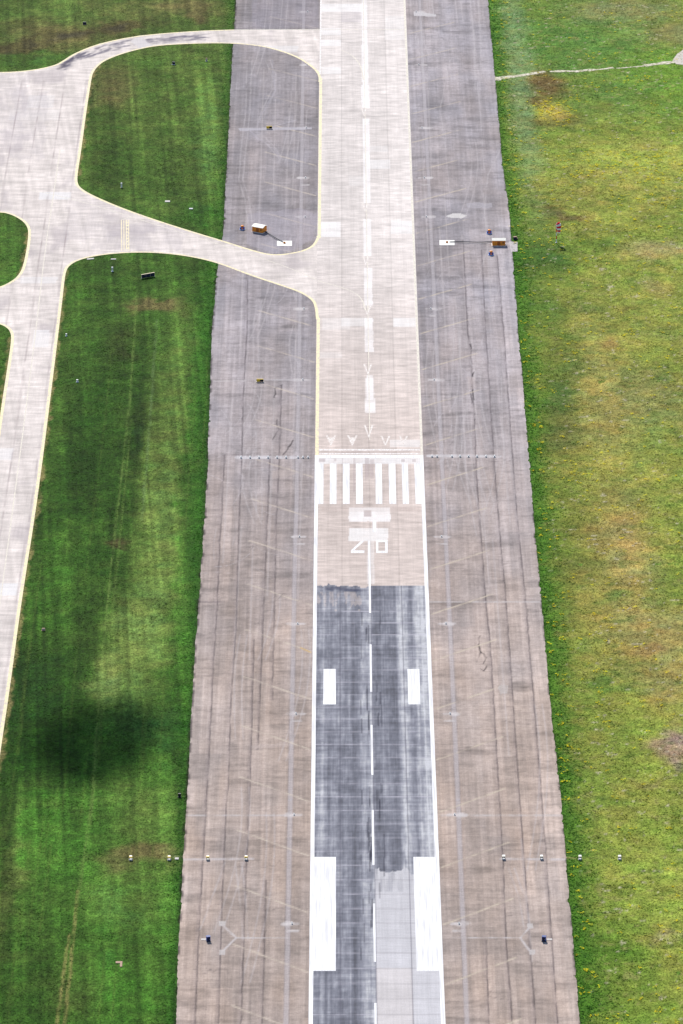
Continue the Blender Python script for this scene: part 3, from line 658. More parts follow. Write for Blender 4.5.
# edge lines below the threshold (run on toward the camera), thin ones beyond it
rect_t('edge_line', 0.0, .032, 456, 1120, M_white, z=.0405); rect_t('edge_line', .968, 1.0, 456, 1120, M_white, z=.0405)
rect_t('edge_line', .976, .998, -40, 455.5, M_paleyellow, z=.0405)
rect_t('edge_line', .004, .018, -40, 74, M_oldwhite, z=.0405)
tl = [float(0)]
rect_t('edge_line', .004, .034, 78, 238, M_yellow, z=.0405)
rect_t('edge_line', .004, .034, 318, 455, M_yellow, z=.0405)
rect_t('threshold_bar', 0.0, 1.0, 455.2, 458.0, M_white, z=.0445)
rect_t('threshold_line', .04, .97, 449.3, 450.6, M_oldwhite)
rect_t('threshold_line', .04, .97, 453.3, 454.3, M_oldwhite)
for a, b in [(315.4,323.4),(329.9,336.4),(342.9,349.5),(356,362.7),(375.6,382),(389,395.8),(402.3,408.4),(415,422.9)]:
    rect_t('threshold_stripe', T_at(a, 484), T_at(b, 484), 463.7, 504, M_white, z=.0425)
for a, b in [(323.3, 335.9), (407.9, 419.9)]:
    rect_t('touchdown_marking', T_at(a, 686), T_at(b, 686), 669, 704.5, M_white)
rect_t('aiming_marking', .030, T_at(335.9, 910), 857, 971, M_white); rect_t('aiming_marking', T_at(414.8, 910), .970, 857, 971, M_white)
for y0, y1 in [(541, 613), (644.5, 692), (725, 775), (810, 865), (903.5, 962), (1003, 1055)]:
    rect_t('centre_line', .490-.0085, .490+.0085, y0, y1, M_white)
rect_t('centre_line', .504, .512, 0, 440, M_paleyellow, z=.0395)
# figures: 2 and 0 as they stand, with the stem above
def px_poly(name, pts, mat, z, parent=None):
    m = MB(); P = atl(pts); m.add([(x, y, z) for x, y in P], [tuple(range(len(P)))]); return m.build(name, mat, parent or runway)
num = MB()
def addp(pts, z=.0402): P = atl(pts); num.add([(x, y, z) for x, y in P], [tuple(range(len(P)))])
addp([(351, 550.6), (364.6, 550.6), (364.3, 553), (351, 553)]); addp([(361.2, 541.2), (364.2, 541.2), (353.9, 550.4), (351, 550.4)])
num.build('runway_digit', M_white, runway)
num = MB()
for q in ([(376, 540.2), (387.6, 540.2), (387.6, 542.2), (376, 542.2)], [(376, 551), (387.6, 551), (387.6, 553), (376, 553)], [(376, 542.3), (378.2, 542.3), (378.2, 550.9), (376, 550.9)], [(385.2, 542.3), (387.6, 542.3), (387.6, 550.9), (385.2, 550.9)]): addp(q)
num.build('runway_digit', M_white, runway)
px_poly('number_stem', [(372.6, 520.5), (376.2, 520.5), (376.2, 532), (372.6, 532)], M_white, .041)
# arrow heads pointing to the threshold
def arrow(x, y0, y1, w, mat, th=2., fill=0):
    m = MB()
    for s in (-1, 1):
        P = atl([(x+s*w, y0), (x+s*(w-th), y0), (x-.0, y1-2.6), (x+.0, y1)]); z = .0415+.0004*(s > 0)
        m.add([(a, b, z) for a, b in P], [(0, 1, 2, 3)])
    if fill:
        P = atl([(x-w+th, y0+2), (x+w-th, y0+2), (x, y1-3)]); m.add([(a, b, .041) for a, b in P], [(0, 1, 2)])
    m.build('arrow_head', mat, runway)
for x, y0, y1, w, f in [(331, 435.5, 446.5, 5.3, 1), (352.3, 435.5, 446.5, 5.3, 1), (368.7, 425, 438, 5, 0), (385.4, 436, 446.5, 5, 0), (403.5, 436, 446, 4.6, 0), (364, 108, 117, 3.2, 0), (365.2, 203, 213, 3.8, 0), (365.8, 256, 266, 3.8, 0), (367.3, 306, 316, 4.2, 0), (367.8, 364, 375, 4.6, 0)]:
    arrow(x, y0, y1, w, M_faded, 2.1, f)
# taxiway edge lines
def bez(P, n=2): return chaikin(P, n, closed=False)
quad_strip('edge_line', bez(atl(TOP[:-1])), .85, M_yellow, taxi, .041)
quad_strip('edge_line', atl([(234, 30), (320, 29.7)]), .6, M_paleyellow, taxi, .041)
quad_strip('edge_line', bez(atl([(319.7, 82)]+CURVE1+ISLA+[(318, 236)])), .85, M_yellow, taxi, .0415)
quad_strip('edge_line', bez(atl([(317.8, 320)]+LOW+BL)), .85, M_yellow, taxi, .041)
quad_strip('edge_line', bez(atl(DL)), .85, M_yellow, taxi, .041)
quad_strip('edge_line', bez(atl(CI)), .85, M_yellow, taxi, .041)
quad_strip('crossing_line', atl([(321, 29.7), (404, 29.7)]), .45, M_paleyellow, runway, .0385)
quad_strip('lead_in_line', bez(atl([(341, 50), (350, 54), (357, 60), (361.5, 68), (363.4, 80)])), .35, M_paleyellow, runway, .043)
quad_strip('lead_in_line', bez(atl([(318, 281), (340, 287), (354, 292), (362, 299), (366, 311)])), .35, M_paleyellow, runway, .043)
quad_strip('taxi_centre_line', bez(atl([(60, 150), (53, 199), (45, 250), (36, 330), (22, 440), (6, 560), (-8, 660)])), .28, M_paleyellow, taxi, .0375)
quad_strip('taxi_centre_line', bez(atl([(30, 190), (60, 196), (100, 207), (160, 226), (240, 251), (290, 268), (317, 280)])), .28, M_paleyellow, taxi, .038)
hold = MB()
for i in range(4):
    x = 121+i*2.4; P = atl([(x, 220), (x+.8, 220), (x+1.1, 251), (x+.3, 251)]); hold.add([(a, b, .041) for a, b in P], [(0, 1, 2, 3)])
for i in range(9):
    y = 222+i*3.2; P = atl([(126.1, y), (128.2, y), (128.2, y+1.1), (126.1, y+1.1)]); hold.add([(a, b, .0395) for a, b in P], [(0, 1, 2, 3)])
hold.build('holding_position_marking', M_yellow, taxi)
quad_strip('holding_line', atl([(121.5, 220), (130, 217), (140, 216.5)]), .35, M_paleyellow, taxi, .0425)

# path across the right-hand field
def ribbon(P, w0, seed, z=.012):
    P = [np.array(p) for p in P]; vs = []; fs = []; k = 0; tot = []
    for a, b in zip(P[:-1], P[1:]):
        n = max(2, int(np.linalg.norm(b-a)/.8)); tot += [a+(b-a)*i/n for i in range(n)]
    tot.append(P[-1]); m = MB()
    for i, p in enumerate(tot):
        a = tot[max(i-1, 0)]; b = tot[min(i+1, len(tot)-1)]; d = (b-a)/np.linalg.norm(b-a); n = np.array([-d[1], d[0]])
        w = w0*(1+.5*float(vnoise(np.array([p[0]]), np.array([p[1]]), 2.5, 2.5, seed)[0])); o = .5*float(vnoise(np.array([p[0]]), np.array([p[1]]), 4, 4, seed+3)[0])
        vs += [(*(p+n*(o-w/2)), z), (*(p+n*(o+w/2)), z)]
    for i in range(len(tot)-1): fs.append((2*i, 2*i+2, 2*i+3, 2*i+1))
    return vs, fs
M_path = paint_mat('crushed_stone', (.56, .51, .42), C(140, 146, 70), wear=.95, thr=.54, scale=(1.2, 1.2), rough=.95)
M_stone = paint_mat('pale_concrete', C(232, 222, 210), C(204, 190, 172), wear=.6, scale=(1., 1.), rough=.9)
pm = MB()
for seg, w, sd in (([(499, 78.5), (508, 77), (530, 74), (545, 71.5)], 2.3, 5), ([(550, 71.8), (575, 71.2), (606, 68.8), (614, 68)], 2.0, 6), ([(616, 68), (630, 67.5), (644, 66)], .9, 7), ([(645, 66), (660, 63.5), (671, 62), (690, 60)], 2.3, 8)):
    v_, f_ = ribbon(atl(seg), w, sd); pm.add(v_, f_)
v_, f_ = ribbon(atl([(498.5, 80.5), (500, 77)]), 2.4, 9, .013); pm.add(v_, f_)
path = pm.build('path', M_path); tag(path, kind='structure')
cm = MB(); P = atl([(672.5, 60.5), (677, 54), (690, 45), (760, 20), (760, 45), (700, 62), (684, 65), (676, 64)]); cm.add([(x, y, .02) for x, y in P], [tuple(range(len(P)))])
tag(cm.build('service_road', M_stone), kind='structure')
cm = MB(); P = atl([(509, 241.5), (517.5, 242), (517.5, 251.5), (511, 252)]); cm.add([(x, y, .045) for x, y in P], [tuple(range(len(P)))])
tag(cm.build('concrete_apron', paint_mat('apron_concrete', C(206, 198, 198), C(176, 168, 170), wear=.7)), kind='structure')

# ------------------------------------------------------------------ tufts and flowers
def on_pavement(X, Y, m=0.):
    on = (X > XLE(Y)-m) & (X < XRE(Y)+m)
    return on | inside(X, Y, TP)
def tufts(name, X, Y, hgt, wid, colr, nb=3):
    n = len(X); hgt = hgt*np.ones(n); vs = []; cs = []
    for b in range(nb):
        a = rng.uniform(0, 2*np.pi, n); l = wid*rng.uniform(.5, 1.2, n)
        bx_ = X+rng.uniform(-.5, .5, n)*wid; by_ = Y+rng.uniform(-.5, .5, n)*wid
        p0 = np.stack([bx_-np.cos(a)*l*.5, by_-np.sin(a)*l*.5, np.full(n, -.03)], -1)
        p1 = np.stack([bx_+np.cos(a)*l*.5, by_+np.sin(a)*l*.5, np.full(n, -.03)], -1)
        p2 = np.stack([bx_+rng.normal(0, .35, n)*wid, by_+rng.normal(0, .35, n)*wid, hgt*rng.uniform(.5, 1.1, n)], -1)
        vs.append(np.stack([p0, p1, p2], 1).reshape(-1, 3)); k = (colr*rng.uniform(.6, 1.45, (n, 1)))
        cs.append(np.repeat(k, 3, 0))
    co = np.concatenate(vs); c = np.concatenate(cs)
    return co, np.arange(len(co)).reshape(-1, 3), c
n = 210000
Y = 1020+rng.random(n)*850; X = rng.uniform(-1, 1, n)*(62+(Y-1020)*.058+20)
ok = ~on_pavement(X, Y, .0); X, Y = X[ok], Y[ok]
gcx = grass_col(X, Y)
left = X < 0
hg = np.where(left, .07, .12)*np.exp(.4*fbm(X, Y, 5, 5, 310, 2)); wd = np.where(left, .5, .55)
co, fa, cc = tufts('g', X, Y, hg, wd, gcx*1.3, 2)
tag(raw_mesh('grass', co, fa, cc, M_tuft), 'blades and tufts of meadow grass covering the fields on both sides of the tarmac', 'grass', kind='stuff')
# verge weeds, both edges
n = 8000
Y = 1020+rng.random(n)*850; sd = rng.random(n) < .45
off = np.abs(rng.normal(0, 1, n))
X = np.where(sd, XLE(Y)-off*1.5-.45, XRE(Y)+off*2.9+.1)
ok = ~inside(X, Y, TP); X, Y, sd = X[ok], Y[ok], sd[ok]; n = len(X)
mixr = rng.random((n, 1))
vc = np.where(sd[:, None], C(50, 116, 30)*(1-mixr)+C(76, 142, 40)*mixr, C(44, 112, 26)*(1-mixr**2)+C(128, 186, 64)*mixr**2)
co, fa, cc = tufts('v', X, Y, np.where(sd, .09, .14)*rng.uniform(.5, 1.2, n), np.where(sd, .45, .6), vc, 3)
tag(raw_mesh('verge_weeds', co, fa, cc, M_tuft), 'taller darker green weeds growing along the broken tarmac edges', 'weeds', kind='stuff')
# yellow flowers
n = 60000
Y = 1020+rng.random(n)*850; X = rng.uniform(0, 1, n)*(62+(Y-1020)*.058+20)
d = .13*ss(.25, .9, fbm(X, Y, 4, 4, 320, 3))+.008
far_y = np.exp(-((Y-Yof(190))/60)**2); d = d+.10*far_y*ss(.1, .8, fbm(X, Y, 6, 5, 322, 3))
for (px, py, rx, ry, s) in ((552,112,14,9,1.),(596,88,10,5,.3),(593,54,9,4,.25),(640,79,12,3,.3),(600,168,30,12,.3),(650,165,34,12,.35),(655,200,24,8,.2),(575,470,24,7,.2),(518,380,6,80,.1),(560,230,6,3,.3),(660,1000,20,10,.1)):
    x, y, a, b = wr(px, py, rx, ry); d = d+s*np.exp(-(((X-x)/a)**2+((Y-y)/b)**2))
d = d+.06*np.exp(-((X-XRE(Y)-2.5)/2.5)**2)
ok = (rng.random(n) < d) & ~on_pavement(X, Y, .4) & (X > XRE(Y)); X, Y = X[ok], Y[ok]
X = np.repeat(X, 4)+rng.normal(0, .3, len(X)*4); Y = np.repeat(Y, 4)+rng.normal(0, .3, len(Y)*4); n = len(X)
co, fa, cc = tufts('f', X, Y, np.full(n, .30), np.full(n, .62), np.tile(np.array([[.80, .64, .02]]), (n, 1)), 2)
co[:, 2] = np.where(co[:, 2] < 0, .28, co[:, 2])
tag(raw_mesh('yellow_wildflowers', co, fa, cc, M_tuft), 'scattered clumps of yellow wildflowers in the right-hand meadow', 'wildflowers', kind='stuff')

# ------------------------------------------------------------------ small things: materials
def pm_(name, c, r=.5, c2=None, wear=.3): return paint_mat(name, c, c2, wear, r, (.25, .25))
M_orange = pm_('orange_paint_wall', (.80, .27, .03), .55, (.5, .15, .02), .5)
M_roofw = pm_('cream_roof', (.80, .77, .68), .6, (.62, .58, .48), .4)
M_metal = pm_('galvanised_metal', (.42, .43, .44), .4)
M_dark = pm_('dark_steel', (.035, .035, .045), .5)
M_blue = pm_('blue_plastic', (.02, .07, .34), .45, (.01, .03, .15), .5)
M_lblue = pm_('light_blue_plinth', (.35, .45, .72), .6)
M_oran2 = pm_('bright_orange', (.9, .28, .02), .45, (.6, .12, .01), .3)
M_pad = pm_('white_concrete_pad', (.78, .77, .72), .8, (.62, .58, .52), .5)
M_yel2 = pm_('sign_yellow', (.72, .48, .04), .5)
M_black = pm_('black_panel', (.012, .012, .02), .4)
M_navy = pm_('shaded_dark_panel', (.015, .018, .05), .4)
M_cream = pm_('cream_casing', (.62, .52, .34), .6)
M_wht = pm_('white_enamel', (.82, .82, .80), .4)
M_red = pm_('red_fabric', (.75, .01, .03), .8, (.6, .01, .03))
M_wfab = pm_('white_fabric', (.80, .78, .78), .8)
M_pinkc = pm_('weathered_pink_board', (.36, .24, .18), .8)
M_greyp = pm_('grey_concrete_pad', (.5, .47, .44), .8, (.38, .35, .33), .6)
ZG = .036

# arresting-gear huts
def hut(px, py, L, Wd, hgt, rz, label):
    x, y = at(px, py); t = empty('equipment_hut', (x, y, .03), rz); tag(t, label, 'hut', 'orange equipment huts beside the runway')
    w = MB(); w.box(-L/2, L/2, -Wd/2, Wd/2, .12, hgt, .04); w.build('wall', M_orange, t)
    s = MB(); s.box(-L/2-.15, L/2+.15, -Wd/2-.15, Wd/2+.15, 0, .12); s.build('plinth', M_pad, t)
    rf = MB(); e = .16; r = .42
    # corrugated gable roof: ridge along the length, small thickness
    pr = [(-Wd/2-e, hgt-.02), (0, hgt+r), (Wd/2+e, hgt-.02), (Wd/2+e, hgt+.08), (0, hgt+r+.1), (-Wd/2-e, hgt+.08)]
    rf.add([(sx_*(L/2+e), yy, zz) for sx_ in (-1, 1) for yy, zz in pr], [(0, 1, 4, 5), (1, 2, 3, 4), (6, 11, 10, 7), (7, 10, 9, 8)]+[(0, 6, 7, 1), (1, 7, 8, 2), (2, 8, 9, 3), (3, 9, 10, 4), (4, 10, 11, 5), (5, 11, 6, 0)])
    ro = rf.build('roof', M_roofw, t)
    for sx_ in (-1, 1): g = MB(); g.add([(sx_*(L/2-.01), -Wd/2, hgt-.03), (sx_*(L/2-.01), Wd/2, hgt-.03), (sx_*(L/2-.01), 0, hgt+r-.02)], [(0, 1, 2)]); g.build('gable', M_orange, t)
    d = MB(); d.box(-.45, .45, -Wd/2-.05, -Wd/2-.005, .2, hgt-.25, .01); do = d.build('door', pm_('door_orange', (.40, .11, .02), .5), t)
    hd = MB(); hd.box(.28, .34, -Wd/2-.1, -Wd/2-.05, hgt*.45, hgt*.45+.14); hd.build('handle', M_dark, do)
    v = MB()
    for k in range(4): v.box(L*.27, L*.42, -Wd/2-.03, -Wd/2-.003, hgt*.5+k*.13, hgt*.5+k*.13+.07)
    v.build('vent', M_dark, t)
    return t
hut(259.5, 231.5, 3.7, 2.7, 1.75, R(-28), 'orange hut with cream gable roof set askew on the left tarmac')
hut(498.7, 245, 4.0, 2.2, 1.75, 0, 'orange hut with cream roof standing square on the right tarmac edge')
# sheave boxes on white pads
def pad(px0, px1, py0, py1, label):
    m = MB(); P = atl([(px0, py1), (px1, py1), (px1, py0), (px0, py0)]); z0, z1 = .032, .075
    m.add([(x, y, z0) for x, y in P]+[(x, y, z1) for x, y in P], [(4, 5, 6, 7), (0, 1, 5, 4), (1, 2, 6, 5), (2, 3, 7, 6), (3, 0, 4, 7)])
    cx_ = sum(p[0] for p in P)/4; cy__ = sum(p[1] for p in P)/4
    o = m.build('concrete_pad', M_pad); tag(o, label, 'concrete pad', 'white concrete pads at the runway shoulders'); return cx_, cy__
pL = pad(277, 292, 241, 246, 'white rectangular concrete pad at the lower end of the left dark tape')
pR = pad(439.5, 454.5, 240.3, 245.3, 'white rectangular concrete pad at the inner end of the right dark tape')
def sheave(x, y, label):
    t = empty('sheave_box', (x, y, .076)); tag(t, label, 'sheave box', 'orange sheave boxes on the pads')
    m = MB(); m.box(-.32, .32, -.3, .3, 0, .42, .06); m.build('housing', M_orange, t)
    m = MB(); m.lathe([(.2, .42), (.2, .5), (.05, .52)], n=14); m.build('pulley_cap', M_dark, t)
    m = MB(); m.box(-.36, -.321, -.12, .12, .05, .3); m.build('guide_slot', M_dark, t)
sheave(*pL, 'small orange box on the left white pad'); sheave(*pR, 'small orange box on the right white pad')
def tape(pts, label):
    P = atl(pts); n = 14; Q = []
    P = chaikin(P, 2, closed=False)
    tt_ = np.linspace(0, 1, len(P))
    Q = [(x, y, .12+.28*(1-4*(u-.5)**2)) for (x, y), u in zip(P, tt_)]
    m = MB(); m.tube(Q, .13, 7)
    tag(m.build('arresting_tape', pm_('grey_rubber', (.07, .075, .08), .7)), label, 'tape', 'dark tapes between huts and pads')
tape([(264.5, 231.8), (270, 235.5), (277, 240), (283.4, 242.6)], 'dark slanting tape from the askew hut down to its pad')
tape([(491.8, 242.2), (480, 243.6), (466, 242.9), (449.3, 242.4)], 'dark level tape from the square hut across to its pad')
# blue and orange marker lamps
def marker():
    t = empty('marker_lamp', (0, 0, ZG))
    m = MB(); m.lathe([(.78, 0), (.78, .12), (.66, .2)], n=18); m.build('plinth', M_lblue, t)
    m = MB(); m.lathe([(.60, .2), (.66, .28), (.66, .62), (.5, .72)], n=18); m.build('housing', M_blue, t)
    m = MB(); m.lathe([(.36, .72), (.44, .8), (.42, 1.0), (.28, 1.14), (.06, 1.2)], n=16); m.build('lamp_dome', M_oran2, t)
    m = MB(); m.box(-.26, .26, -.72, -.665, .3, .62, .02); m.build('front_plate', M_oran2, t)
    return t
mk = marker()
for i, (px, py, lb) in enumerate([(242.3, 229.5, 'blue and orange lamp just left of the askew orange hut'), (489.2, 233.6, 'blue and orange lamp above and left of the square orange hut'), (491.1, 255, 'blue and orange lamp below and left of the square orange hut')]):
    o = mk if i == 0 else copy_tree(mk); o.location = (*at(px, py), ZG); o.scale = (1.15, 1.15, 1.15); tag(o, lb, 'marker lamp', 'blue and orange lamps near the huts')
# dark cabinet in the grass edge
x, y = at(515, 239.5); t = empty('control_cabinet', (x, y, -.01), R(20)); tag(t, 'small dark cabinet with a pink cover in the weeds beside the square hut', 'cabinet')
MB().box(-.5, .5, -.3, .3, 0, .9, .04).build('casing', M_navy, t); MB().box(-.55, .55, -.35, .35, .9, .97).build('lid', M_pinkc, t); MB().box(.62, .95, -.2, .2, 0, .45, .04).build('junction_box', M_pinkc, t)

# distance boards
def board(px, py, w, hgt, rz, label, z, kind):
    x, y = at(px, py); t = empty('guidance_board', (x, y, z), rz); tag(t, label, 'sign', 'low guidance boards')
    if kind == 0:
        MB().box(-w/2, w/2, -.16, .16, .14, hgt, .03).build('casing', M_yel2, t)
        MB().box(-w/2+.08, -.08, -.19, -.162, .24, hgt-.14).build('panel', M_yel2, t)
        MB().box(.02, w/2-.06, -.19, -.162, .22, hgt-.12).build('panel', M_black, t)
        MB().box(-w/2+.05, w/2-.05, -.185, -.161, .145, .215).build('lower_rail', M_black, t)
    else:
        MB().box(-w/2, w/2, -.2, .2, .16, hgt, .03).build('casing', M_cream, t)
        n_ = 3
        for k in range(n_):
            a = -w/2+.06+k*(w-.12)/n_; MB().box(a, a+(w-.12)/n_-.08, -.225, -.203, .2, hgt-.06).build('panel', M_navy, t)  # shaded face of the long board is put into the dark panel colour
    for s in (-1, 1):
        MB().box(s*(w/2-.1)-.09+.12*s, s*(w/2-.1)+.09+.12*s, -.2, .2, 0, .16, .02).build('foot', M_wht if kind == 0 else M_metal, t)
board(269.3, 129, 1.9, .95, 0, 'small yellow and black board on the far pale strip', .036, 0)
board(260, 382.2, 2.0, .95, 0, 'small yellow and black board left of the pale joint, nearer the runway arrows', .036, 0)
board(148, 277.5, 4.4, 1.35, R(27), 'long slanting board with dark face and cream top in the grass', -.02, 1)

# marker posts and little boards in the grass
def post(px, py, hgt, w, label, mats, cat='marker', rz=0, name='grass_marker'):
    x, y = at(px, py); t = empty(name, (x, y, -.02), rz); tag(t, label, cat, 'small markers standing in the grass')
    MB().box(-w, w, -.3, .3, 0, .1, .02).build('base', mats[1], t)
    MB().box(-w*.8, w*.8, -.06, .34, .1, hgt, .015).build('plate', mats[0], t)
    MB().box(-w*.8, w*.8, -.075, -.061, hgt*.55, hgt*.7).build('band', mats[2], t)
post(121.5, 187.5, 1.5, .3, 'white upright marker in the middle of the upper grass island', (M_wht, M_cream, M_cream))
post(112.3, 271.5, 1.4, .33, 'white upright marker in the grass under the diagonal taxiway', (M_wht, M_wht, M_pinkc))
post(206.5, 61, 1.0, .35, 'pale pink marker near the top right corner of the upper island', (M_pinkc, M_wht, M_wht))
post(173.5, 64.5, .9, .6, 'dark marker with a white base near the top of the upper island', (M_navy, M_wht, M_black), rz=R(-25))
post(84.5, 24.5, .9, .75, 'dark board alone in the far top left grass', (M_navy, M_pinkc, M_black), rz=R(-8))
post(77.3, 382, .7, .35, 'small white marker low in the long field, middle height', (M_wht, M_wht, M_cream))
post(66.3, 336, .7, .28, 'small white marker near the top left of the long field', (M_wht, M_wht, M_cream))
post(43.5, 630.5, .6, .5, 'small pink board near the left side of the long field', (M_pinkc, M_pinkc, M_wht))
post(179.5, 797, .9, .42, 'dark stub in the grass near the left tarmac edge', (M_black, M_black, M_black))
def slab_(px, py, w, l, label, mat, rz=0):
    x, y = at(px, py); m = MB(); m.box(-w, w, -l, l, 0, .16, .04); o = m.build('concrete_slab', mat); o.location = (x, y, -.03); o.rotation_euler.z = rz; tag(o, label, 'slab', 'flat slabs lying in the grass')
slab_(167.5, 201.5, .8, .7, 'pale flat slab in the upper island near the diagonal taxiway', M_greyp)
slab_(191, 208.8, .6, .5, 'small grey slab in the lower right of the upper island', M_metal)
slab_(90.5, 259, 1.1, .5, 'pale slab by the top left corner of the long field', M_greyp, R(20))
slab_(113.5, 259.3, .8, .4, 'small pale slab under the diagonal taxiway edge', M_greyp)
# L-shaped ground marker lower left
lm = MB(); lm.add([(0,0,.09),(1.5,0,.09),(1.5,-2.6,.09),(1.0,-2.6,.09),(1.0,-.9,.09),(0,-.9,.09),(0,0,-.02),(1.5,0,-.02),(1.5,-2.6,-.02),(1.0,-2.6,-.02),(1.0,-.9,-.02),(0,-.9,-.02)], [(5,4,3,2,1,0)]+[(i, (i+1) % 6, 6+(i+1) % 6, 6+i) for i in range(6)])
o = lm.build('corner_marker', M_pinkc); o.location = (*at(115.8, 961.5), 0); tag(o, 'flat pink L-shaped marker lying in the lower left grass', 'marker')

# approach path indicator units
def papi(yel):
    t = empty('path_indicator_unit', (0, 0, 0))
    MB().box(-.42, .42, -.55, .5, -.04, .06, .02).build('base_slab', M_metal, t)
    for sx_ in (-.3, .3):
        for yy in (-.5, .35): MB().box(sx_-.04, sx_+.04, yy-.04, yy+.04, .06, .42).build('leg', M_dark, t)
    m = MB(); m.box(-.38, .38, -.5, .42, .5, .82, .05); h_ = m.build('housing', yel, t)
    MB().box(-.32, .32, -.54, -.502, .54, .76, .01).build('lens_panel', M_black, t)
    MB().box(-.3, .3, -.1, .4, .822, .88, .02).build('lid', M_wht, t)
    return t
pa = papi(pm_('yellow_housing', (.80, .58, .10), .5)); pb = papi(pm_('white_housing', (.62, .58, .48), .5))
ordL = ['outermost, in the grass patch', 'second from outside, beside the tarmac edge', 'third from outside, outer one on tarmac', 'innermost, closest to the runway']
for i, px in enumerate([130.8, 169.2, 207.8, 246.2]):
    o = pa if i == 0 else copy_tree(pa); o.location = (*at(px, 859.5), .0 if i < 2 else .036); tag(o, 'yellow and white light unit of left row, '+ordL[i], 'light unit', 'approach light units in a row across the shoulder')
ordR = ['innermost, closest to the runway', 'second from the runway, on tarmac', 'third from the runway, in the weeds', 'outermost, in open meadow']
for i, px in enumerate([503.7, 541.5, 580.0, 619.6]):
    o = pb if i == 0 else copy_tree(pb); o.location = (*at(px, 859), .0 if i > 1 else .036); tag(o, 'white light unit of right row, '+ordR[i], 'light unit', 'approach light units in a row across the shoulder')
slab_(176.8, 858.8, .45, .5, 'little grey slab between the left light units at the tarmac edge', M_greyp)

# blue cabinets
def cab():
    t = empty('transformer_box', (0, 0, .036))
    MB().box(-.55, .55, -.5, .5, 0, .08).build('plinth', M_dark, t)
    MB().box(-.45, .45, -.4, .4, .08, 1.15, .06).build('casing', M_blue, t)
    MB().box(-.49, .49, -.44, .44, 1.15, 1.22, .02).build('lid', pm_('dark_blue_lid', (.02, .05, .2), .4), t)
    d = MB().box(-.36, .36, -.43, -.402, .18, 1.05, .008).build('door', M_navy, t)
    MB().box(.22, .28, -.47, -.43, .55, .7).build('handle', M_metal, d)
    return t
cb = cab(); cb.location = (*at(208.3, 941), .036); cb.rotation_euler.z = R(12); tag(cb, 'blue metal box on the lower left tarmac', 'box', 'blue boxes mirrored across the runway')
c2 = copy_tree(cb); c2.location = (*at(544, 941), .036); c2.rotation_euler.z = R(-12); tag(c2, 'blue metal box on the lower right tarmac', 'box', 'blue boxes mirrored across the runway')
def pad2(px, py, lb):
    m = MB(); m.box(-.6, .6, -.4, .4, 0, .05, .02); o = m.build('concrete_pad', M_greyp); o.location = (*at(px, py), .032); tag(o, lb, 'concrete pad', 'little pads by the blue boxes')
pad2(203.8, 939.5, 'small pale pad left of the lower left blue box'); pad2(549.5, 939.5, 'small pale pad right of the lower right blue box')

# windsock
x, y = at(556.3, 242.6); t = empty('windsock', (x, y, -.02)); tag(t, 'red and white windsock drooping from a banded pole in the meadow', 'windsock')
MB().lathe([(.3, 0), (.3, .12), (.1, .16)], n=14).build('base', M_metal, t)
hs = [.14, 1.2, 2.3, 3.4, 4.5, 6.4]
for i in range(5):
    MB().lathe([(.13, hs[i]+.002), (.12, hs[i+1])], n=10).build('pole_section', M_wht if i % 2 == 0 else M_red, t)
MB().tube([(0, 0, 6.35), (.25, -.05, 6.45), (.5, -.1, 6.4)], .04).build('swivel_arm', M_metal, t)
hp = [(.25, -.05, 6.42), (.5, -.14, 6.1), (.66, -.22, 5.5), (.7, -.26, 4.9), (.72, -.3, 4.3), (.74, -.3, 3.75), (.74, -.3, 3.3)]; hr = [.6, .78, .72, .64, .56, .48, .40]
for i in range(6):
    m = MB(); m.tube([hp[i], tuple((np.array(hp[i])+np.array(hp[i+1]))/2), hp[i+1]], [hr[i], (hr[i]+hr[i+1])/2*1.03, hr[i+1]], 12)
    m.build('sock_band', M_red if i % 2 == 0 else M_wfab, t)

# edge lights and wing-bar lights
def elight():
    t = empty('edge_light', (0, 0, ZG))
    MB().lathe([(.26, 0), (.26, .05), (.1, .07)], n=12).build('base', M_metal, t)
    MB().lathe([(.09, .07), (.09, .22), (.13, .25)], n=10).build('stem', M_dark, t)
    MB().lathe([(.15, .25), (.17, .32), (.14, .42), (.04, .46)], n=12).build('lens', M_wht, t)
    return t
el = elight(); first = True
land = {12: 'farthest up the photo', 65: 'level with the top taxiway', 128: 'level with the far yellow board', 178: 'above the orange huts', 217: 'just above the orange hut', 309: 'below the diagonal taxiway', 380: 'level with the nearer yellow board', 537: 'level with the runway number', 624: 'below the start of the dark slabs', 714: 'just below the touchdown blocks', 815: 'on the long pale crossing joint', 924: 'level with the aiming block ends'}
for py in LPY:
    for f, sd_, dx in ((LSTRIP, 'left', 4), (RSTRIP, 'right', -4)):
        o = el if first else copy_tree(el); first = False
        o.location = (*at(float(f(py))+dx, py), ZG); tag(o, 'white edge light on the %s duct strip, %s' % (sd_, land[py]), 'light', 'runway edge lights along the duct strips')
wl = copy_tree(el); wl.name = 'wing_bar_light'; first = True
nth = ['first', 'second', 'third', 'fourth', 'fifth', 'sixth', 'seventh', 'eighth', 'ninth']
for sd_, xs_ in (('left', [308, 303, 298, 286, 277, 268, 259, 250, 241]), ('right', [432, 437, 452, 460, 468.5, 477, 486, 494.5])):
    for i, px in enumerate(xs_):
        o = wl if first else copy_tree(wl); first = False; o.scale = (1.5, 1.5, 1.2)
        o.location = (*at(px, 458 if sd_ == 'left' else 457), ZG); tag(o, '%s white lamp outward from the runway in the %s wing bar of the threshold' % (nth[i], sd_), 'light', 'wing bar lamps beside the threshold')

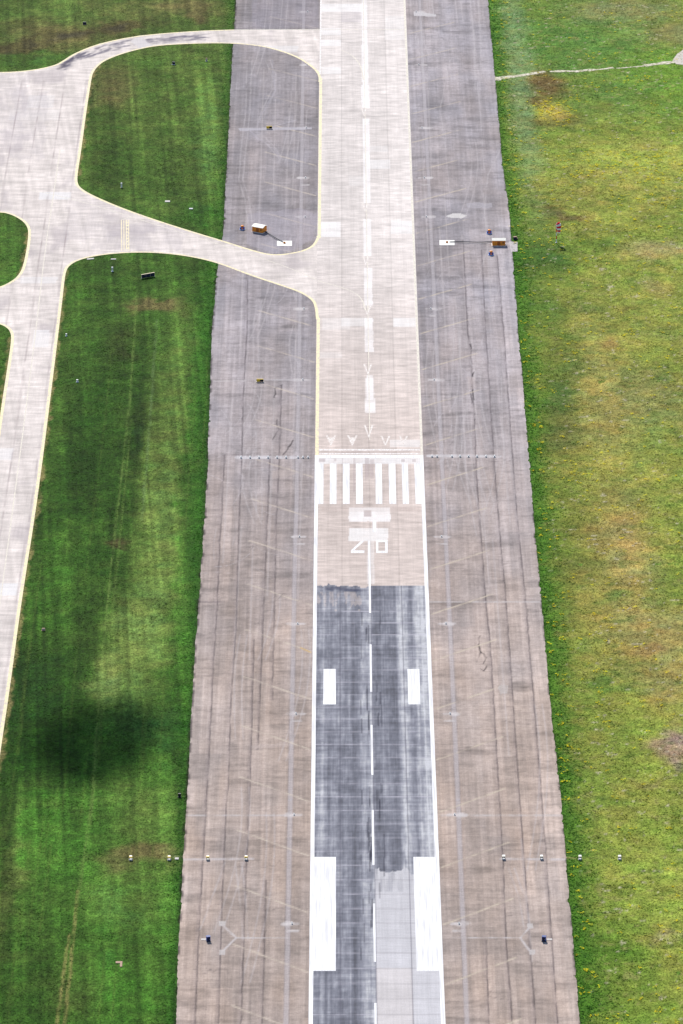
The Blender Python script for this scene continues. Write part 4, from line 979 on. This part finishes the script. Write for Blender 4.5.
# ------------------------------------------------------------------ the scrap of cloud that shades the long field
import bmesh
def cloud(px, py, ax_r, ay_r, thick, alt, dens, seed):
    x, y = at(px, py); bm = bmesh.new(); bmesh.ops.create_icosphere(bm, subdivisions=5, radius=1)
    V = np.array([v.co[:] for v in bm.verts])
    k = 1+.22*fbm(V[:, 0]+V[:, 2]*.7, V[:, 1]+V[:, 2]*.4, .8, .8, seed, 4)
    for v, q, kk in zip(bm.verts, V, k):
        z = q[2] if q[2] > 0 else q[2]*.35
        v.co = (q[0]*kk*ax_r+.35*ax_r*q[1], q[1]*kk*ay_r, z*abs(q[2])**1.6*kk*thick)
    me = bpy.data.meshes.new('cloud'); bm.to_mesh(me); bm.free()
    m = bpy.data.materials.new('cloud_vapour'); m.use_nodes = True; nt = m.node_tree; nt.nodes.clear()
    o_ = nt.nodes.new('ShaderNodeOutputMaterial'); vv = nt.nodes.new('ShaderNodeVolumePrincipled'); vv.inputs['Color'].default_value = (.95, .95, .96, 1); vv.inputs['Density'].default_value = dens
    nt.links.new(vv.outputs[0], o_.inputs['Volume']); me.materials.append(m)
    o = link('cloud', me); e, a = R(42), R(-12); h_ = alt/math.tan(e); o.location = (x+h_*math.sin(a), y+h_*math.cos(a), alt); tag(o, kind='structure')
cloud(99, 738, 18.5, 25, 20, 760, .14, 617)
# ------------------------------------------------------------------ light
EL, AZ = R(42), R(-12)          # sun beyond the scene, slightly left
sun = bpy.data.lights.new('sun', 'SUN'); sun.energy = 4.2; sun.angle = R(.5); sun.color = (1, .955, .89)
so = bpy.data.objects.new('sun', sun); COL.objects.link(so); so.rotation_euler = (-(math.pi/2-EL), 0, -AZ)
w = bpy.data.worlds.new('World'); SC.world = w; w.use_nodes = True; nt = w.node_tree
sky = nt.nodes.new('ShaderNodeTexSky'); sky.sky_type = 'NISHITA'; sky.sun_disc = False; sky.sun_elevation = EL; sky.sun_rotation = AZ; sky.altitude = 500; sky.dust_density = 1.5
nt.links.new(sky.outputs[0], nt.nodes['Background'].inputs['Color']); nt.nodes['Background'].inputs['Strength'].default_value = .12
vs = SC.view_settings; vs.view_transform = 'Standard'; vs.look = 'None'; vs.gamma = 1; vs.use_curve_mapping = False
vs.exposure = .47
SC.render.resolution_x, SC.render.resolution_y = 683, 1024
